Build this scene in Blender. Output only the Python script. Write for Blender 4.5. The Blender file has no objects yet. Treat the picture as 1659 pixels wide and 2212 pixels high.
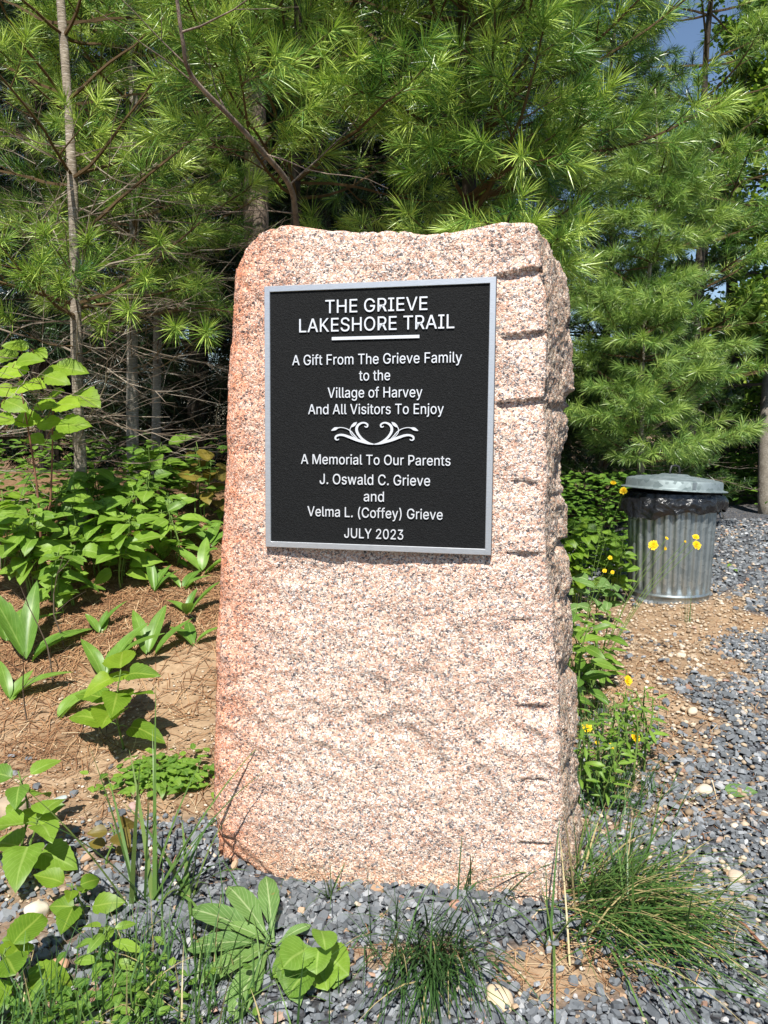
import bpy, math, random
import numpy as np
from mathutils import Vector, noise as mn
R = math.radians
C = bpy.context.scene.collection
sc = bpy.context.scene

# ------------------------------------------------------------------ camera, sky, sun, exposure
CZ, PITCH, F = 1.13, 0.115, 1664.0          # eye height, downward pitch, focal length in px of a 1659 px wide frame
cam_d = bpy.data.cameras.new('camera'); cam = bpy.data.objects.new('camera', cam_d); C.objects.link(cam)
cam.location = (0, 0, CZ); cam.rotation_euler = (math.pi/2 - PITCH, 0, 0)
cam_d.sensor_fit = 'VERTICAL'; cam_d.angle = 2*math.atan(1106/F); cam_d.clip_start = .02; cam_d.clip_end = 3000
sc.camera = cam
SUN_EL, SUN_AZ = R(55), R(3)                # the sun stands behind the camera, a little to the left
sv = Vector((-math.sin(SUN_AZ)*math.cos(SUN_EL), -math.cos(SUN_AZ)*math.cos(SUN_EL), math.sin(SUN_EL)))
sun_d = bpy.data.lights.new('sun', 'SUN'); sun = bpy.data.objects.new('sun', sun_d); C.objects.link(sun)
sun_d.energy = 5.0; sun_d.angle = R(.5); sun_d.color = (1, .965, .9)
sun.rotation_euler = sv.to_track_quat('Z', 'Y').to_euler(); sun.location = (-1, -6, 9)
w = bpy.data.worlds.new('World'); sc.world = w; w.use_nodes = True
nt = w.node_tree; sky = nt.nodes.new('ShaderNodeTexSky'); sky.sky_type = 'NISHITA'; sky.sun_disc = False
sky.sun_elevation = SUN_EL; sky.sun_rotation = math.pi + SUN_AZ; sky.ozone_density = 2.; sky.dust_density = .2
bg = nt.nodes['Background']; nt.links.new(sky.outputs[0], bg.inputs[0]); bg.inputs[1].default_value = .078
sc.view_settings.view_transform = 'Standard'; sc.view_settings.look = 'None'
sc.view_settings.exposure = .76; sc.view_settings.gamma = 1
sc.cycles.max_bounces = 6; sc.cycles.diffuse_bounces = 3; sc.cycles.transmission_bounces = 3; sc.cycles.glossy_bounces = 3

# ------------------------------------------------------------------ helpers
FW = np.array([0, math.cos(PITCH), -math.sin(PITCH)]); UPV = np.array([0, math.sin(PITCH), math.cos(PITCH)])
def ray(px, py): return FW + np.array([1., 0, 0])*(px-829.5)/F + UPV*(1106-py)/F
def P(px, py, Y):                           # the place at distance Y seen at a pixel of the photograph
    d = ray(px, py); return np.array([0, 0, CZ]) + d*(Y/d[1])
def sm(a, b, x):
    t = np.clip((np.asarray(x, float)-a)/(b-a), 0, 1); return t*t*(3-2*t)
def hgt(x, y):                              # the lie of the land
    x = np.asarray(x, float); y = np.asarray(y, float)
    toe = 2.1 + .75*sm(-.3, .9, x)
    bank = .72*sm(0, 2.6, y-toe)*(1-sm(.15, 1.25, x))
    bump = .10*np.exp(-((x-1.0)/.42)**2-((y-3.3)/.7)**2)
    fall = -1.9*sm(6.5, 15, y)*(1-sm(1.5, 4.0, x)) - .9*sm(14, 24, y)*sm(1.5, 4, x)
    pile = .028*np.exp(-((x-.2)/.3)**2-((y-1.66)/.1)**2)
    und = .012*np.sin(3.1*x+1.3*y)+.009*np.sin(5.3*y-2.2*x+1)+.006*np.sin(11*x+3)*np.sin(9*y)
    return bank+bump+fall+pile+und*sm(.6, 1.2, np.hypot(x, y-1.75)+.3)
def G(px, py):                              # the place on the ground seen at a pixel of the photograph
    d = ray(px, py); t = .8
    while t < 60:
        p = np.array([0, 0, CZ])+d*t
        if p[2] < hgt(p[0], p[1]): return np.array([p[0], p[1], float(hgt(p[0], p[1]))])
        t += .01
    return p
def on(x, y, dz=0.): return np.array([x, y, float(hgt(x, y))+dz])

class Acc:
    def __init__(s): s.v=[]; s.q=[]; s.t=[]; s.c=[]; s.uv=[]; s.n=0; s.qm=[]; s.tm=[]
    def add(s, v, quads=None, tris=None, tint=.5, uv=None, mi=0):
        v = np.asarray(v, np.float32).reshape(-1, 3); k = len(v); s.v.append(v)
        s.c.append(np.broadcast_to(np.asarray(tint, np.float32), (k,)))
        s.uv.append(np.zeros((k, 2), np.float32)+.5 if uv is None else np.asarray(uv, np.float32))
        if quads is not None and len(quads):
            a = np.asarray(quads, np.int64)+s.n; s.q.append(a); s.qm.append(np.full(len(a), mi))
        if tris is not None and len(tris):
            a = np.asarray(tris, np.int64)+s.n; s.t.append(a); s.tm.append(np.full(len(a), mi))
        s.n += k
    def build(s, name, mats, parent=None, smooth=False, loc=None, uv=False):
        me = bpy.data.meshes.new(name); v = np.concatenate(s.v)
        if loc is not None: v = v-np.asarray(loc, np.float32)
        me.vertices.add(len(v)); me.vertices.foreach_set('co', v.ravel())
        q = np.concatenate(s.q) if s.q else np.zeros((0, 4), int); t = np.concatenate(s.t) if s.t else np.zeros((0, 3), int)
        li = np.concatenate([q.ravel(), t.ravel()]).astype(np.int32)
        me.loops.add(len(li)); me.loops.foreach_set('vertex_index', li)
        me.polygons.add(len(q)+len(t))
        ls = np.concatenate([np.arange(len(q))*4, len(q)*4+np.arange(len(t))*3]).astype(np.int32)
        me.polygons.foreach_set('loop_start', ls)
        mi = np.concatenate(s.qm+s.tm).astype(np.int32); me.polygons.foreach_set('material_index', mi)
        me.update(calc_edges=True); me.validate()
        a = me.attributes.new('tint', 'FLOAT', 'POINT'); a.data.foreach_set('value', np.concatenate(s.c).astype(np.float32))
        if uv:
            l = me.uv_layers.new(name='UVMap'); u = np.concatenate(s.uv)[li]; l.data.foreach_set('uv', u.ravel().astype(np.float32))
        me.polygons.foreach_set('use_smooth', np.full(len(me.polygons), smooth))
        for m in (mats if isinstance(mats, (list, tuple)) else [mats]): me.materials.append(getattr(m, "m", m))
        o = bpy.data.objects.new(name, me); C.objects.link(o)
        if parent is not None: o.parent = parent
        if loc is not None and parent is None: o.location = tuple(float(c) for c in loc)
        return o
def tag(o, label, cat, group=None, kind=None):
    if label: o['label'] = label
    if cat: o['category'] = cat
    if group: o['group'] = group
    if kind: o['kind'] = kind
    return o
def thing(name, label, cat, loc, group=None, rz=0.):
    o = bpy.data.objects.new(name, None); C.objects.link(o); o.location = tuple(float(c) for c in loc); o.rotation_euler = (0, 0, rz)
    o.empty_display_size = .1
    return tag(o, label, cat, group)
def nrm(v):
    v = np.asarray(v, float); return v/(np.linalg.norm(v, axis=-1, keepdims=True)+1e-9)
def tube(acc, pts, rad, n=7, tint=.5, cap=True, mi=0):
    pts = np.asarray(pts, float); m = len(pts); rad = np.broadcast_to(np.asarray(rad, float), (m,))
    tg = nrm(np.gradient(pts, axis=0)); ref = np.array([.31, .2, .93]) if abs(tg[0][2]) < .8 else np.array([1., .13, 0])
    a = nrm(np.cross(tg, ref)); b = np.cross(tg, a); th = np.arange(n)*2*math.pi/n
    v = pts[:, None]+rad[:, None, None]*(np.cos(th)[None, :, None]*a[:, None]+np.sin(th)[None, :, None]*b[:, None])
    i, j = np.meshgrid(np.arange(m-1), np.arange(n), indexing='ij'); j2 = (j+1) % n
    q = np.stack([i*n+j, i*n+j2, (i+1)*n+j2, (i+1)*n+j], -1).reshape(-1, 4)
    tr = []
    if cap: tr = [(0, k+1, k) for k in range(1, n-1)]+[((m-1)*n, (m-1)*n+k, (m-1)*n+k+1) for k in range(1, n-1)]
    uv = np.stack([np.broadcast_to(th/6.283, (m, n)), np.broadcast_to(np.linspace(0, 1, m)[:, None], (m, n))], -1).reshape(-1, 2)
    acc.add(v.reshape(-1, 3), q, tr, tint, uv, mi)
def segs(acc, S, n=3, tint=.5, mi=0):       # many twig segments at once: rows of x0 y0 z0 r0 x1 y1 z1 r1
    if not len(S): return
    S = np.asarray(S, float); p0, r0, p1, r1 = S[:, :3], S[:, 3], S[:, 4:7], S[:, 7]
    d = nrm(p1-p0); a = nrm(np.cross(d, np.array([.3, .5, .81]))); b = np.cross(d, a); th = np.arange(n)*2*math.pi/n
    ring = np.cos(th)[None, :, None]*a[:, None]+np.sin(th)[None, :, None]*b[:, None]
    v = np.concatenate([p0[:, None]+ring*r0[:, None, None], p1[:, None]+ring*r1[:, None, None]], 1)
    k = np.arange(n); q = np.stack([k, (k+1) % n, n+(k+1) % n, n+k], -1)
    q = (np.arange(len(S))*2*n)[:, None, None]+q[None]
    acc.add(v.reshape(-1, 3), q.reshape(-1, 4), None, tint, None, mi)

# ------------------------------------------------------------------ materials
class M:
    def __init__(s, name, rough=.7, spec=.3, metal=0.):
        s.m = bpy.data.materials.new(name); s.m.use_nodes = True; s.t = s.m.node_tree; s.b = s.t.nodes['Principled BSDF']
        s.b.inputs['Roughness'].default_value = rough; s.b.inputs['Metallic'].default_value = metal
        s.b.inputs['Specular IOR Level'].default_value = spec; s.out = s.t.nodes['Material Output']
        s.co = s.t.nodes.new('ShaderNodeTexCoord').outputs['Object']
    def n(s, typ, ins=None, **kw):
        o = s.t.nodes.new(typ)
        for k, v in kw.items(): setattr(o, k, v)
        for k, v in (ins or {}).items():
            if hasattr(v, 'is_output'): s.t.links.new(v, o.inputs[k])
            else: o.inputs[k].default_value = v
        return o
    def link(s, a, b): s.t.links.new(a, b)
    def noise(s, scale, detail=4, rough=.55, vec=None, dist=0.):
        return s.n('ShaderNodeTexNoise', {'Vector': vec or s.co, 'Scale': scale, 'Detail': detail, 'Roughness': rough, 'Distortion': dist}).outputs[0]
    def vor(s, scale, vec=None, feature='F1'):
        return s.n('ShaderNodeTexVoronoi', {'Vector': vec or s.co, 'Scale': scale}, feature=feature)
    def ramp(s, fac, stops, interp='LINEAR'):
        r = s.n('ShaderNodeValToRGB', {'Fac': fac}); r.color_ramp.interpolation = interp; e = r.color_ramp.elements
        while len(e) < len(stops): e.new(.5)
        for k, (p, c) in enumerate(stops): e[k].position = p; e[k].color = (*c, 1) if len(c) == 3 else c
        return r.outputs[0]
    def mix(s, f, a, b, mode='MIX'):
        o = s.n('ShaderNodeMix', data_type='RGBA', blend_type=mode)
        for k, v in ((0, f), (6, a), (7, b)):
            if hasattr(v, 'is_output'): s.link(v, o.inputs[k])
            else: o.inputs[k].default_value = (*v, 1) if isinstance(v, tuple) and len(v) == 3 else v
        return o.outputs[2]
    def attr(s, name): return s.n('ShaderNodeAttribute', attribute_name=name).outputs['Fac']
    def math(s, op, a, b=0., clamp=False):
        o = s.n('ShaderNodeMath', operation=op, use_clamp=clamp)
        for k, v in ((0, a), (1, b)):
            if hasattr(v, 'is_output'): s.link(v, o.inputs[k])
            else: o.inputs[k].default_value = v
        return o.outputs[0]
    def color(s, c):
        if hasattr(c, 'is_output'): s.link(c, s.b.inputs['Base Color'])
        else: s.b.inputs['Base Color'].default_value = (*c, 1)
        s.c = c; return s
    def bump(s, h, strength=.5, dist=.01):
        o = s.n('ShaderNodeBump', {'Height': h, 'Strength': strength, 'Distance': dist}); s.link(o.outputs[0], s.b.inputs['Normal']); return s
    def transl(s, f, gain=1.3):
        t = s.n('ShaderNodeBsdfTranslucent'); g = s.mix(1., s.c, (gain, gain*1.05, gain*.6), 'MULTIPLY'); s.link(g, t.inputs[0])
        x = s.n('ShaderNodeMixShader', {0: f, 1: s.b.outputs[0], 2: t.outputs[0]}); s.link(x.outputs[0], s.out.inputs[0]); return s

def granite():
    m = M('granite', .75, .35)
    wob = m.n('ShaderNodeTexNoise', {'Vector': m.co, 'Scale': 170., 'Detail': 2.}).outputs['Color']
    off = m.n('ShaderNodeVectorMath', {0: wob, 1: (.5, .5, .5)}, operation='SUBTRACT').outputs[0]
    off = m.n('ShaderNodeVectorMath', {0: off, 'Scale': .011}, operation='SCALE').outputs[0]
    v = m.n('ShaderNodeVectorMath', {0: m.co, 1: off}, operation='ADD').outputs[0]
    vo = m.vor(235, v); sep = m.n('ShaderNodeSeparateColor', {0: vo.outputs['Color']}).outputs[0]
    big = m.noise(9, 5, .6)
    f = m.math('ADD', sep, m.math('MULTIPLY', m.math('SUBTRACT', big, .5), .34), True)
    col = m.ramp(f, [(0, (.11, .10, .105)), (.09, (.32, .30, .30)), (.19, (.55, .33, .24)), (.42, (.64, .44, .335)), (.66, (.72, .57, .46)), (.88, (.80, .70, .62))], 'CONSTANT')
    vo2 = m.vor(330, v); s2 = m.n('ShaderNodeSeparateColor', {0: vo2.outputs['Color']}).outputs[1]
    col = m.mix(m.math('LESS_THAN', s2, .10), col, (.17, .155, .155))
    col = m.mix(m.math('GREATER_THAN', s2, .9), col, (.85, .78, .72))
    red = m.attr('tint')                                          # iron-stained seam along the left edge
    rn = m.math('MULTIPLY', red, m.ramp(m.noise(22, 6, .7), [(.32, (.45,)*3), (.62, (1,)*3)]), True)
    col = m.mix(rn, col, m.mix(1., col, (1., .58, .41), 'MULTIPLY'))
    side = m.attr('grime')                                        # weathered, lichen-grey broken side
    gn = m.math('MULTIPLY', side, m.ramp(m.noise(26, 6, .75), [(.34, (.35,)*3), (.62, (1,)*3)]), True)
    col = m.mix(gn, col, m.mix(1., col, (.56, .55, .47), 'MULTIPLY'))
    dirt = m.ramp(m.noise(5, 7, .72, dist=.6), [(.56, (0,)*3), (.70, (.42,)*3)])
    col = m.mix(dirt, col, m.mix(1., col, (.66, .63, .58), 'MULTIPLY'))
    sepz = m.n('ShaderNodeSeparateXYZ', {0: m.co}).outputs[2]
    low = m.math('MULTIPLY', m.ramp(sepz, [(.02, (1,)*3), (.13, (0,)*3)]), m.noise(14, 4), True)
    col = m.mix(low, col, m.mix(1., col, (.92, .74, .50), 'MULTIPLY'))
    m.color(col)
    h = m.math('ADD', m.math('MULTIPLY', m.vor(235, v, 'F1').outputs['Distance'], -1.), m.math('MULTIPLY', m.noise(90, 5, .7), 2.2))
    m.bump(h, .55, .006); return m.m
def needles(name, dark, mid, light, tr=.17):
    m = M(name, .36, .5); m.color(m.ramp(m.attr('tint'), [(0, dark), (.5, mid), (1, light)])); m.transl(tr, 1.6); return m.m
def leafm(name, dark, light, rib, tr=.35, rough=.45):
    m = M(name, rough, .35); uv = m.n('ShaderNodeUVMap').outputs[0]; s = m.n('ShaderNodeSeparateXYZ', {0: uv})
    c = m.ramp(m.attr('tint'), [(0, dark), (1, light)])
    ax = m.math('ABSOLUTE', m.math('SUBTRACT', s.outputs[0], .5))
    midr = m.ramp(ax, [(.018, (1,)*3), (.05, (0,)*3)])
    lat = m.math('SINE', m.math('MULTIPLY', m.math('SUBTRACT', s.outputs[1], m.math('MULTIPLY', ax, .75)), 58.))
    lat = m.ramp(lat, [(.86, (0,)*3), (.99, (.4,)*3)])
    c = m.mix(m.math('MAXIMUM', m.math('MULTIPLY', midr, .7), lat), c, rib)
    c = m.mix(m.ramp(m.noise(24, 5, .65), [(.35, (0,)*3), (.7, (.75,)*3)]), c, m.mix(1., c, (.62, .66, .45), 'MULTIPLY'))
    c = m.mix(m.ramp(m.noise(17, 6, .7), [(.66, (0,)*3), (.71, (.8,)*3)]), c, (.24, .16, .045))
    m.color(c); m.bump(lat, -.35, .002); m.transl(tr, 1.5); return m.m
def bark(name, a, b, sc_=30., ring=False, bd=.01):
    m = M(name, .85, .2)
    mp = m.n('ShaderNodeMapping', {0: m.co, 'Scale': (1, 1, 5.) if ring else (1, 1, .22)}).outputs[0]
    n = m.noise(sc_, 6, .65, mp); p = m.noise(11, 3)
    c = m.ramp(n, [(.3, a), (.7, b)]); c = m.mix(m.ramp(p, [(.45, (0,)*3), (.65, (.6,)*3)]), c, m.mix(1., c, (.55, .52, .5), 'MULTIPLY'))
    if ring:
        r2 = m.noise(24, 3, .6, m.n('ShaderNodeMapping', {0: m.co, 'Scale': (1, 1, 9.)}).outputs[0])
        c = m.mix(m.ramp(r2, [(.6, (0,)*3), (.68, (.8,)*3)]), c, (.62, .58, .53))
    m.color(c); m.bump(n, .7, bd); return m.m
def simple(name, a, b, scale=20., rough=.8, spec=.2, bs=.3, bd=.004):
    m = M(name, rough, spec); n = m.noise(scale, 5, .6); m.color(m.ramp(n, [(.3, a), (.7, b)])); m.bump(n, bs, bd); return m.m
def tinted(name, stops, rough=.75, spec=.3, tr=0., sp=70.):
    m = M(name, rough, spec); c = m.ramp(m.attr('tint'), stops)
    n = m.noise(sp, 5, .65); c = m.mix(m.ramp(n, [(.35, (.0,)*3), (.7, (.35,)*3)]), c, m.mix(1., c, (.6, .6, .6), 'MULTIPLY'))
    m.color(c)
    if tr: m.transl(tr, 1.3)
    else: m.bump(n, .35, .003)
    return m.m
def ground_mat():
    m = M('ground_soil', .92, .12)
    g = m.attr('tint'); bankm = m.attr('litter')
    n1 = m.noise(7, 8, .7); n2 = m.noise(60, 6, .7)
    soil = m.ramp(n1, [(.3, (.21, .135, .08)), (.5, (.34, .235, .145)), (.72, (.47, .345, .225))])
    soil = m.mix(m.ramp(n2, [(.4, (0,)*3), (.7, (.5,)*3)]), soil, (.17, .10, .055))
    duff = m.ramp(m.noise(38, 7, .75), [(.3, (.07, .04, .022)), (.52, (.21, .125, .065)), (.75, (.36, .25, .15))])
    c = m.mix(bankm, soil, duff)
    vo = m.vor(70); cell = m.n('ShaderNodeSeparateColor', {0: vo.outputs['Color']}).outputs[0]
    st = m.ramp(cell, [(0, (.07, .078, .09)), (.45, (.13, .14, .16)), (.74, (.20, .21, .225)), (.9, (.36, .30, .23))], 'CONSTANT')
    st = m.mix(m.ramp(vo.outputs['Distance'], [(.3, (0,)*3), (.62, (1,)*3)]), st, (.05, .05, .055))
    c = m.mix(g, c, st)
    m.color(c); h = m.math('ADD', m.math('MULTIPLY', n2, .5), m.math('MULTIPLY', m.math('MULTIPLY', vo.outputs['Distance'], -1.), g))
    m.bump(h, .8, .012); return m.m
MAT = {}
MAT['granite'] = granite()
MAT['needle'] = needles('pine_needles', (.020, .065, .015), (.105, .225, .032), (.46, .58, .12))
MAT['needle_soft'] = needles('soft_pine_needles', (.05, .12, .03), (.145, .26, .06), (.32, .43, .10), .2)
MAT['needle_far'] = needles('far_needles', (.008, .02, .006), (.018, .04, .010), (.028, .058, .013), .1)  # near-black greens: the wood's deep shade is put into this colour
MAT['leaf_bright'] = leafm('bright_leaf', (.13, .24, .022), (.30, .44, .035), (.34, .44, .08), .42)
MAT['leaf_herb'] = leafm('herb_leaf', (.08, .18, .025), (.24, .38, .045), (.33, .45, .12), .35)
MAT['leaf_lily'] = leafm('lily_leaf', (.09, .20, .03), (.20, .34, .055), (.26, .38, .10), .3, .38)
MAT['leaf_grey'] = leafm('downy_leaf', (.08, .17, .045), (.17, .29, .07), (.42, .50, .26), .25, .6)
MAT['leaf_brown'] = leafm('bronze_leaf', (.09, .06, .02), (.22, .17, .03), (.25, .2, .06), .3)
MAT['leaf_tree'] = tinted('tree_leaf', [(0, (.03, .075, .015)), (.5, (.12, .22, .03)), (1, (.32, .42, .06))], .5, .3, .35)
MAT['grass'] = tinted('grass_blade', [(0, (.022, .06, .018)), (.5, (.06, .135, .032)), (.8, (.13, .22, .05)), (1, (.42, .34, .16))], .45, .35, .22)
MAT['stem_green'] = simple('green_stem', (.09, .16, .03), (.15, .22, .05))
MAT['stem_red'] = simple('reddish_stem', (.16, .075, .045), (.27, .13, .08))
MAT['bark_smooth'] = bark('smooth_grey_bark', (.15, .12, .09), (.42, .36, .28), 26, True)
MAT['bark_pale'] = bark('pale_grey_bark', (.16, .14, .11), (.36, .32, .26), 40, True)
MAT['bark_rough'] = bark('rough_bark', (.10, .075, .06), (.40, .31, .24), 26, False, .03)
MAT['bark_dark'] = bark('dark_bark', (.035, .028, .022), (.10, .08, .06), 40, False)
MAT['twig'] = tinted('dead_twig', [(0, (.06, .045, .035)), (.5, (.17, .125, .09)), (1, (.46, .39, .31))], .85, .15)
MAT['twig_live'] = tinted('live_twig', [(0, (.05, .04, .025)), (1, (.22, .13, .05))], .8, .2)
MAT['slate'] = tinted('slate_chip', [(0, (.085, .092, .10)), (.45, (.165, .178, .19)), (.72, (.30, .31, .325)), (.80, (.36, .37, .38)), (.86, (.40, .28, .17)), (.93, (.30, .17, .12)), (1, (.55, .47, .36))], .6, .45)
MAT['pebble'] = tinted('pebble_stone', [(0, (.20, .14, .09)), (.4, (.36, .27, .18)), (.7, (.48, .38, .27)), (.92, (.62, .55, .46)), (1, (.35, .2, .14))], .75, .3)
MAT['litter'] = tinted('needle_litter', [(0, (.07, .035, .02)), (.45, (.22, .105, .05)), (.8, (.38, .22, .11)), (1, (.55, .44, .28))], .8, .2)
MAT['petal'] = tinted('yellow_petal', [(0, (.72, .38, .01)), (1, (.85, .62, .015))], .6, .2, .25)
MAT['ground'] = ground_mat()

# ------------------------------------------------------------------ ground
def gravel_mask(x, y):
    x = np.asarray(x, float); y = np.asarray(y, float)
    j = .09*np.sin(7*x+2*y)+.07*np.sin(11*y-5*x)+.05*np.sin(23*x+17*y)
    front = (1-sm(1.98, 2.16, y+.5*j+.10*sm(-.6, -1.1, x)))*(1-sm(.55, .75, x)*0)
    mixed = .62*sm(-.5, -.9, x+.5*j)*front                                    # lower left: soil shows between the chips
    patch = sm(.75, .3, np.hypot((x-.38)/.27, (y-1.47)/.16)+.9*j)*.97+sm(.8, .2, np.hypot((x-.02)/.26, (y-1.52)/.07)+1.2*j)*.85
    path = sm(-.10, .14, x-(.90+.53*(y-2.15))+1.3*j)*(1-sm(4.6, 5.2, y))
    far = sm(4.6, 5.3, y)*sm(.7, 1.1, x-.06*(y-5)+.5*j)*(1-sm(10, 13, y))
    rim = .55*sm(.25, .75, x)*(1-sm(2.4, 2.9, y))
    return np.clip(np.maximum.reduce([front-mixed-patch, path, far, rim*(1-patch)]), 0, 1)
def litter_mask(x, y):
    j = .12*np.sin(5*x+3*y)+.1*np.sin(9*y-4*x)
    return np.clip(sm(2.45, 3.1, y+1.6*j)*(1-sm(.25, .6, x+j)), 0, 1)
xs = np.concatenate([np.array([-900, -300, -120, -60, -30, -18, -12, -8.5]), np.arange(-6.5, -2.5, .16), np.arange(-2.5, 3.5, .03), np.arange(3.5, 8, .16), np.array([9, 12, 18, 30, 60, 120, 300, 900])])
ys = np.concatenate([np.array([-300, -60, -20, -8, -3, -1, 0]), np.arange(.4, 5.2, .03), np.arange(5.2, 12, .14), np.arange(12, 28, 1.), np.array([32, 40, 60, 120, 300, 900])])
X, Y = np.meshgrid(xs, ys, indexing='ij'); Z = hgt(X, Y)
nf = np.array([mn.fractal(Vector((a*14, b*14, .3)), 1., 2., 3) if abs(a) < 4 and b < 6 else 0. for a, b in zip(X.ravel(), Y.ravel())]).reshape(X.shape)
Z = Z+.006*nf
a = Acc(); nx, ny = X.shape; i, j = np.meshgrid(np.arange(nx-1), np.arange(ny-1), indexing='ij')
a.add(np.stack([X, Y, Z], -1).reshape(-1, 3), np.stack([i*ny+j, (i+1)*ny+j, (i+1)*ny+j+1, i*ny+j+1], -1).reshape(-1, 4), None, gravel_mask(X, Y).ravel())
ground = a.build('ground', MAT['ground'], None, True); tag(ground, None, None, None, 'structure')
la = ground.data.attributes.new('litter', 'FLOAT', 'POINT'); la.data.foreach_set('value', litter_mask(X, Y).ravel().astype(np.float32))
mw = M('lake_water', .12, .5); mw.color((.05, .09, .13)); mw.bump(mw.noise(3, 4), .15, .05)
a = Acc(); a.add([(-900, 13, -1.55), (900, 13, -1.55), (900, 1500, -1.55), (-900, 1500, -1.55)], [(0, 1, 2, 3)])
tag(a.build('lake', mw.m), None, None, None, 'structure')

# ------------------------------------------------------------------ slate chips, pebbles, needle litter
rng = np.random.RandomState(7)
STN = (-.02, 1.85)
def scatter(n, x0, x1, y0, y1, prob, wedge=.75):
    x = rng.uniform(x0, x1, n); y = rng.uniform(y0, y1, n)
    k = (rng.uniform(0, 1, n) < prob(x, y)) & (np.abs(x) < wedge*y+.45)
    return x[k], y[k]
def chips(acc, x, y, s0, s1, lift, tintf, tilt=.35, flat=.28):
    n = len(x); k = 6; s = rng.uniform(s0, s1, n)*rng.uniform(.6, 1.15, n); asp = rng.uniform(.5, 1., n); yaw = rng.uniform(0, 6.28, n)
    th = (np.arange(k)+rng.uniform(-.36, .36, (n, k)))*2*math.pi/k; r = rng.uniform(.65, 1.05, (n, k))
    px = np.cos(th)*r*s[:, None]*.5; py = np.sin(th)*r*(s*asp)[:, None]*.5; h = s*rng.uniform(.6, 1.3, n)*flat
    top = np.stack([px*.82, py*.82, np.broadcast_to(h[:, None]*.5, px.shape)], -1); bot = np.stack([px, py, np.broadcast_to(-h[:, None]*.5, px.shape)], -1)
    v = np.concatenate([top, bot], 1)
    tx, ty = rng.normal(0, tilt, n), rng.normal(0, tilt, n)
    v[..., 2] += 0; z = v[..., 2].copy(); xx = v[..., 0].copy()
    v[..., 0] = xx*np.cos(tx)[:, None]+z*np.sin(tx)[:, None]; z = z*np.cos(tx)[:, None]-xx*np.sin(tx)[:, None]
    yy = v[..., 1].copy(); v[..., 1] = yy*np.cos(ty)[:, None]+z*np.sin(ty)[:, None]; v[..., 2] = z*np.cos(ty)[:, None]-yy*np.sin(ty)[:, None]
    c, si = np.cos(yaw)[:, None], np.sin(yaw)[:, None]; xx, yy = v[..., 0].copy(), v[..., 1].copy()
    v[..., 0] = xx*c-yy*si+x[:, None]; v[..., 1] = xx*si+yy*c+y[:, None]; v[..., 2] += (hgt(x, y)+rng.uniform(0, 1, n)*lift+h*.2)[:, None]
    b = (np.arange(n)*12)[:, None, None]
    kk = np.arange(6); q = np.stack([kk, kk+6, (kk+1) % 6+6, (kk+1) % 6], -1)[None]+b
    qt = np.array([[0, 1, 2, 3], [0, 3, 4, 5]])[None]+b
    acc.add(v.reshape(-1, 3), np.concatenate([q, qt], 1).reshape(-1, 4), None, np.repeat(tintf(n), 12))
def st_t(n):
    t = rng.beta(2, 2.4, n)*.74; o = rng.uniform(0, 1, n); return np.where(o < .05, rng.uniform(.76, .82, n), np.where(o < .11, rng.uniform(.85, 1, n), t))
def clear_stone(x, y): return 1-((np.abs(x-.05) < .36) & (y > 1.78) & (y < 2.05))
a = Acc()
x, y = scatter(42000, -2.2, 2.6, .95, 2.3, lambda x, y: gravel_mask(x, y)*clear_stone(x, y)); chips(a, x, y, .010, .031, .014, st_t, .42)
x, y = scatter(4500, -.75, .7, 1.2, 2.1, lambda x, y: gravel_mask(x, y)*clear_stone(x, y)*np.exp(-((y-1.66)/.16)**2)); chips(a, x, y, .02, .042, .02, lambda n: rng.beta(2, 3, n)*.62, .45, .3)
x, y = scatter(3000, -2.2, 2.6, .95, 2.5, lambda x, y: (.12+.8*gravel_mask(x, y))*clear_stone(x, y)); chips(a, x, y, .03, .052, .014, st_t, .3, .2)
x, y = scatter(24000, .4, 4.2, 2.2, 4.2, lambda x, y: np.maximum(gravel_mask(x, y), .03)); chips(a, x, y, .014, .042, .016, st_t)
x, y = scatter(15000, .8, 7., 4.2, 9., lambda x, y: gravel_mask(x, y)); chips(a, x, y, .03, .065, .014, st_t)
tag(a.build('slate_gravel', MAT['slate']), 'loose grey slate chips spread round the granite monument and along the path', 'gravel', None, 'stuff')
ICO = None
def pebbles(acc, x, y, s0, s1, tintf, sink=.3):
    global ICO
    if ICO is None:
        import bmesh
        bm = bmesh.new(); bmesh.ops.create_icosphere(bm, subdivisions=1, radius=1); bm.verts.ensure_lookup_table()
        ICO = (np.array([v.co[:] for v in bm.verts]), np.array([[v.index for v in f.verts] for f in bm.faces])); bm.free()
    V, T = ICO; n = len(x); s = rng.uniform(s0, s1, n)*rng.uniform(.7, 1.2, n)*.5
    sc3 = np.stack([s*rng.uniform(.8, 1.2, n), s*rng.uniform(.6, 1., n), s*rng.uniform(.4, .75, n)], -1)
    v = V[None]*rng.uniform(.82, 1.1, (n, len(V), 1))*sc3[:, None]
    yaw = rng.uniform(0, 6.28, n); c, si = np.cos(yaw)[:, None], np.sin(yaw)[:, None]
    xx, yy = v[..., 0].copy(), v[..., 1].copy(); v[..., 0] = xx*c-yy*si+x[:, None]; v[..., 1] = xx*si+yy*c+y[:, None]
    v[..., 2] += (hgt(x, y)+sc3[:, 2]*(1-sink)+.003)[:, None]
    acc.add(v.reshape(-1, 3), None, (T[None]+(np.arange(n)*len(V))[:, None, None]).reshape(-1, 3), np.repeat(tintf(n), len(V)))
a = Acc(); pt = lambda n: rng.beta(2, 2, n)
x, y = scatter(17000, -2.2, 2.6, .95, 2.9, lambda x, y: (.8-.62*gravel_mask(x, y))*(1-.75*litter_mask(x, y))*clear_stone(x, y)); pebbles(a, x, y, .004, .015, pt)
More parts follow.
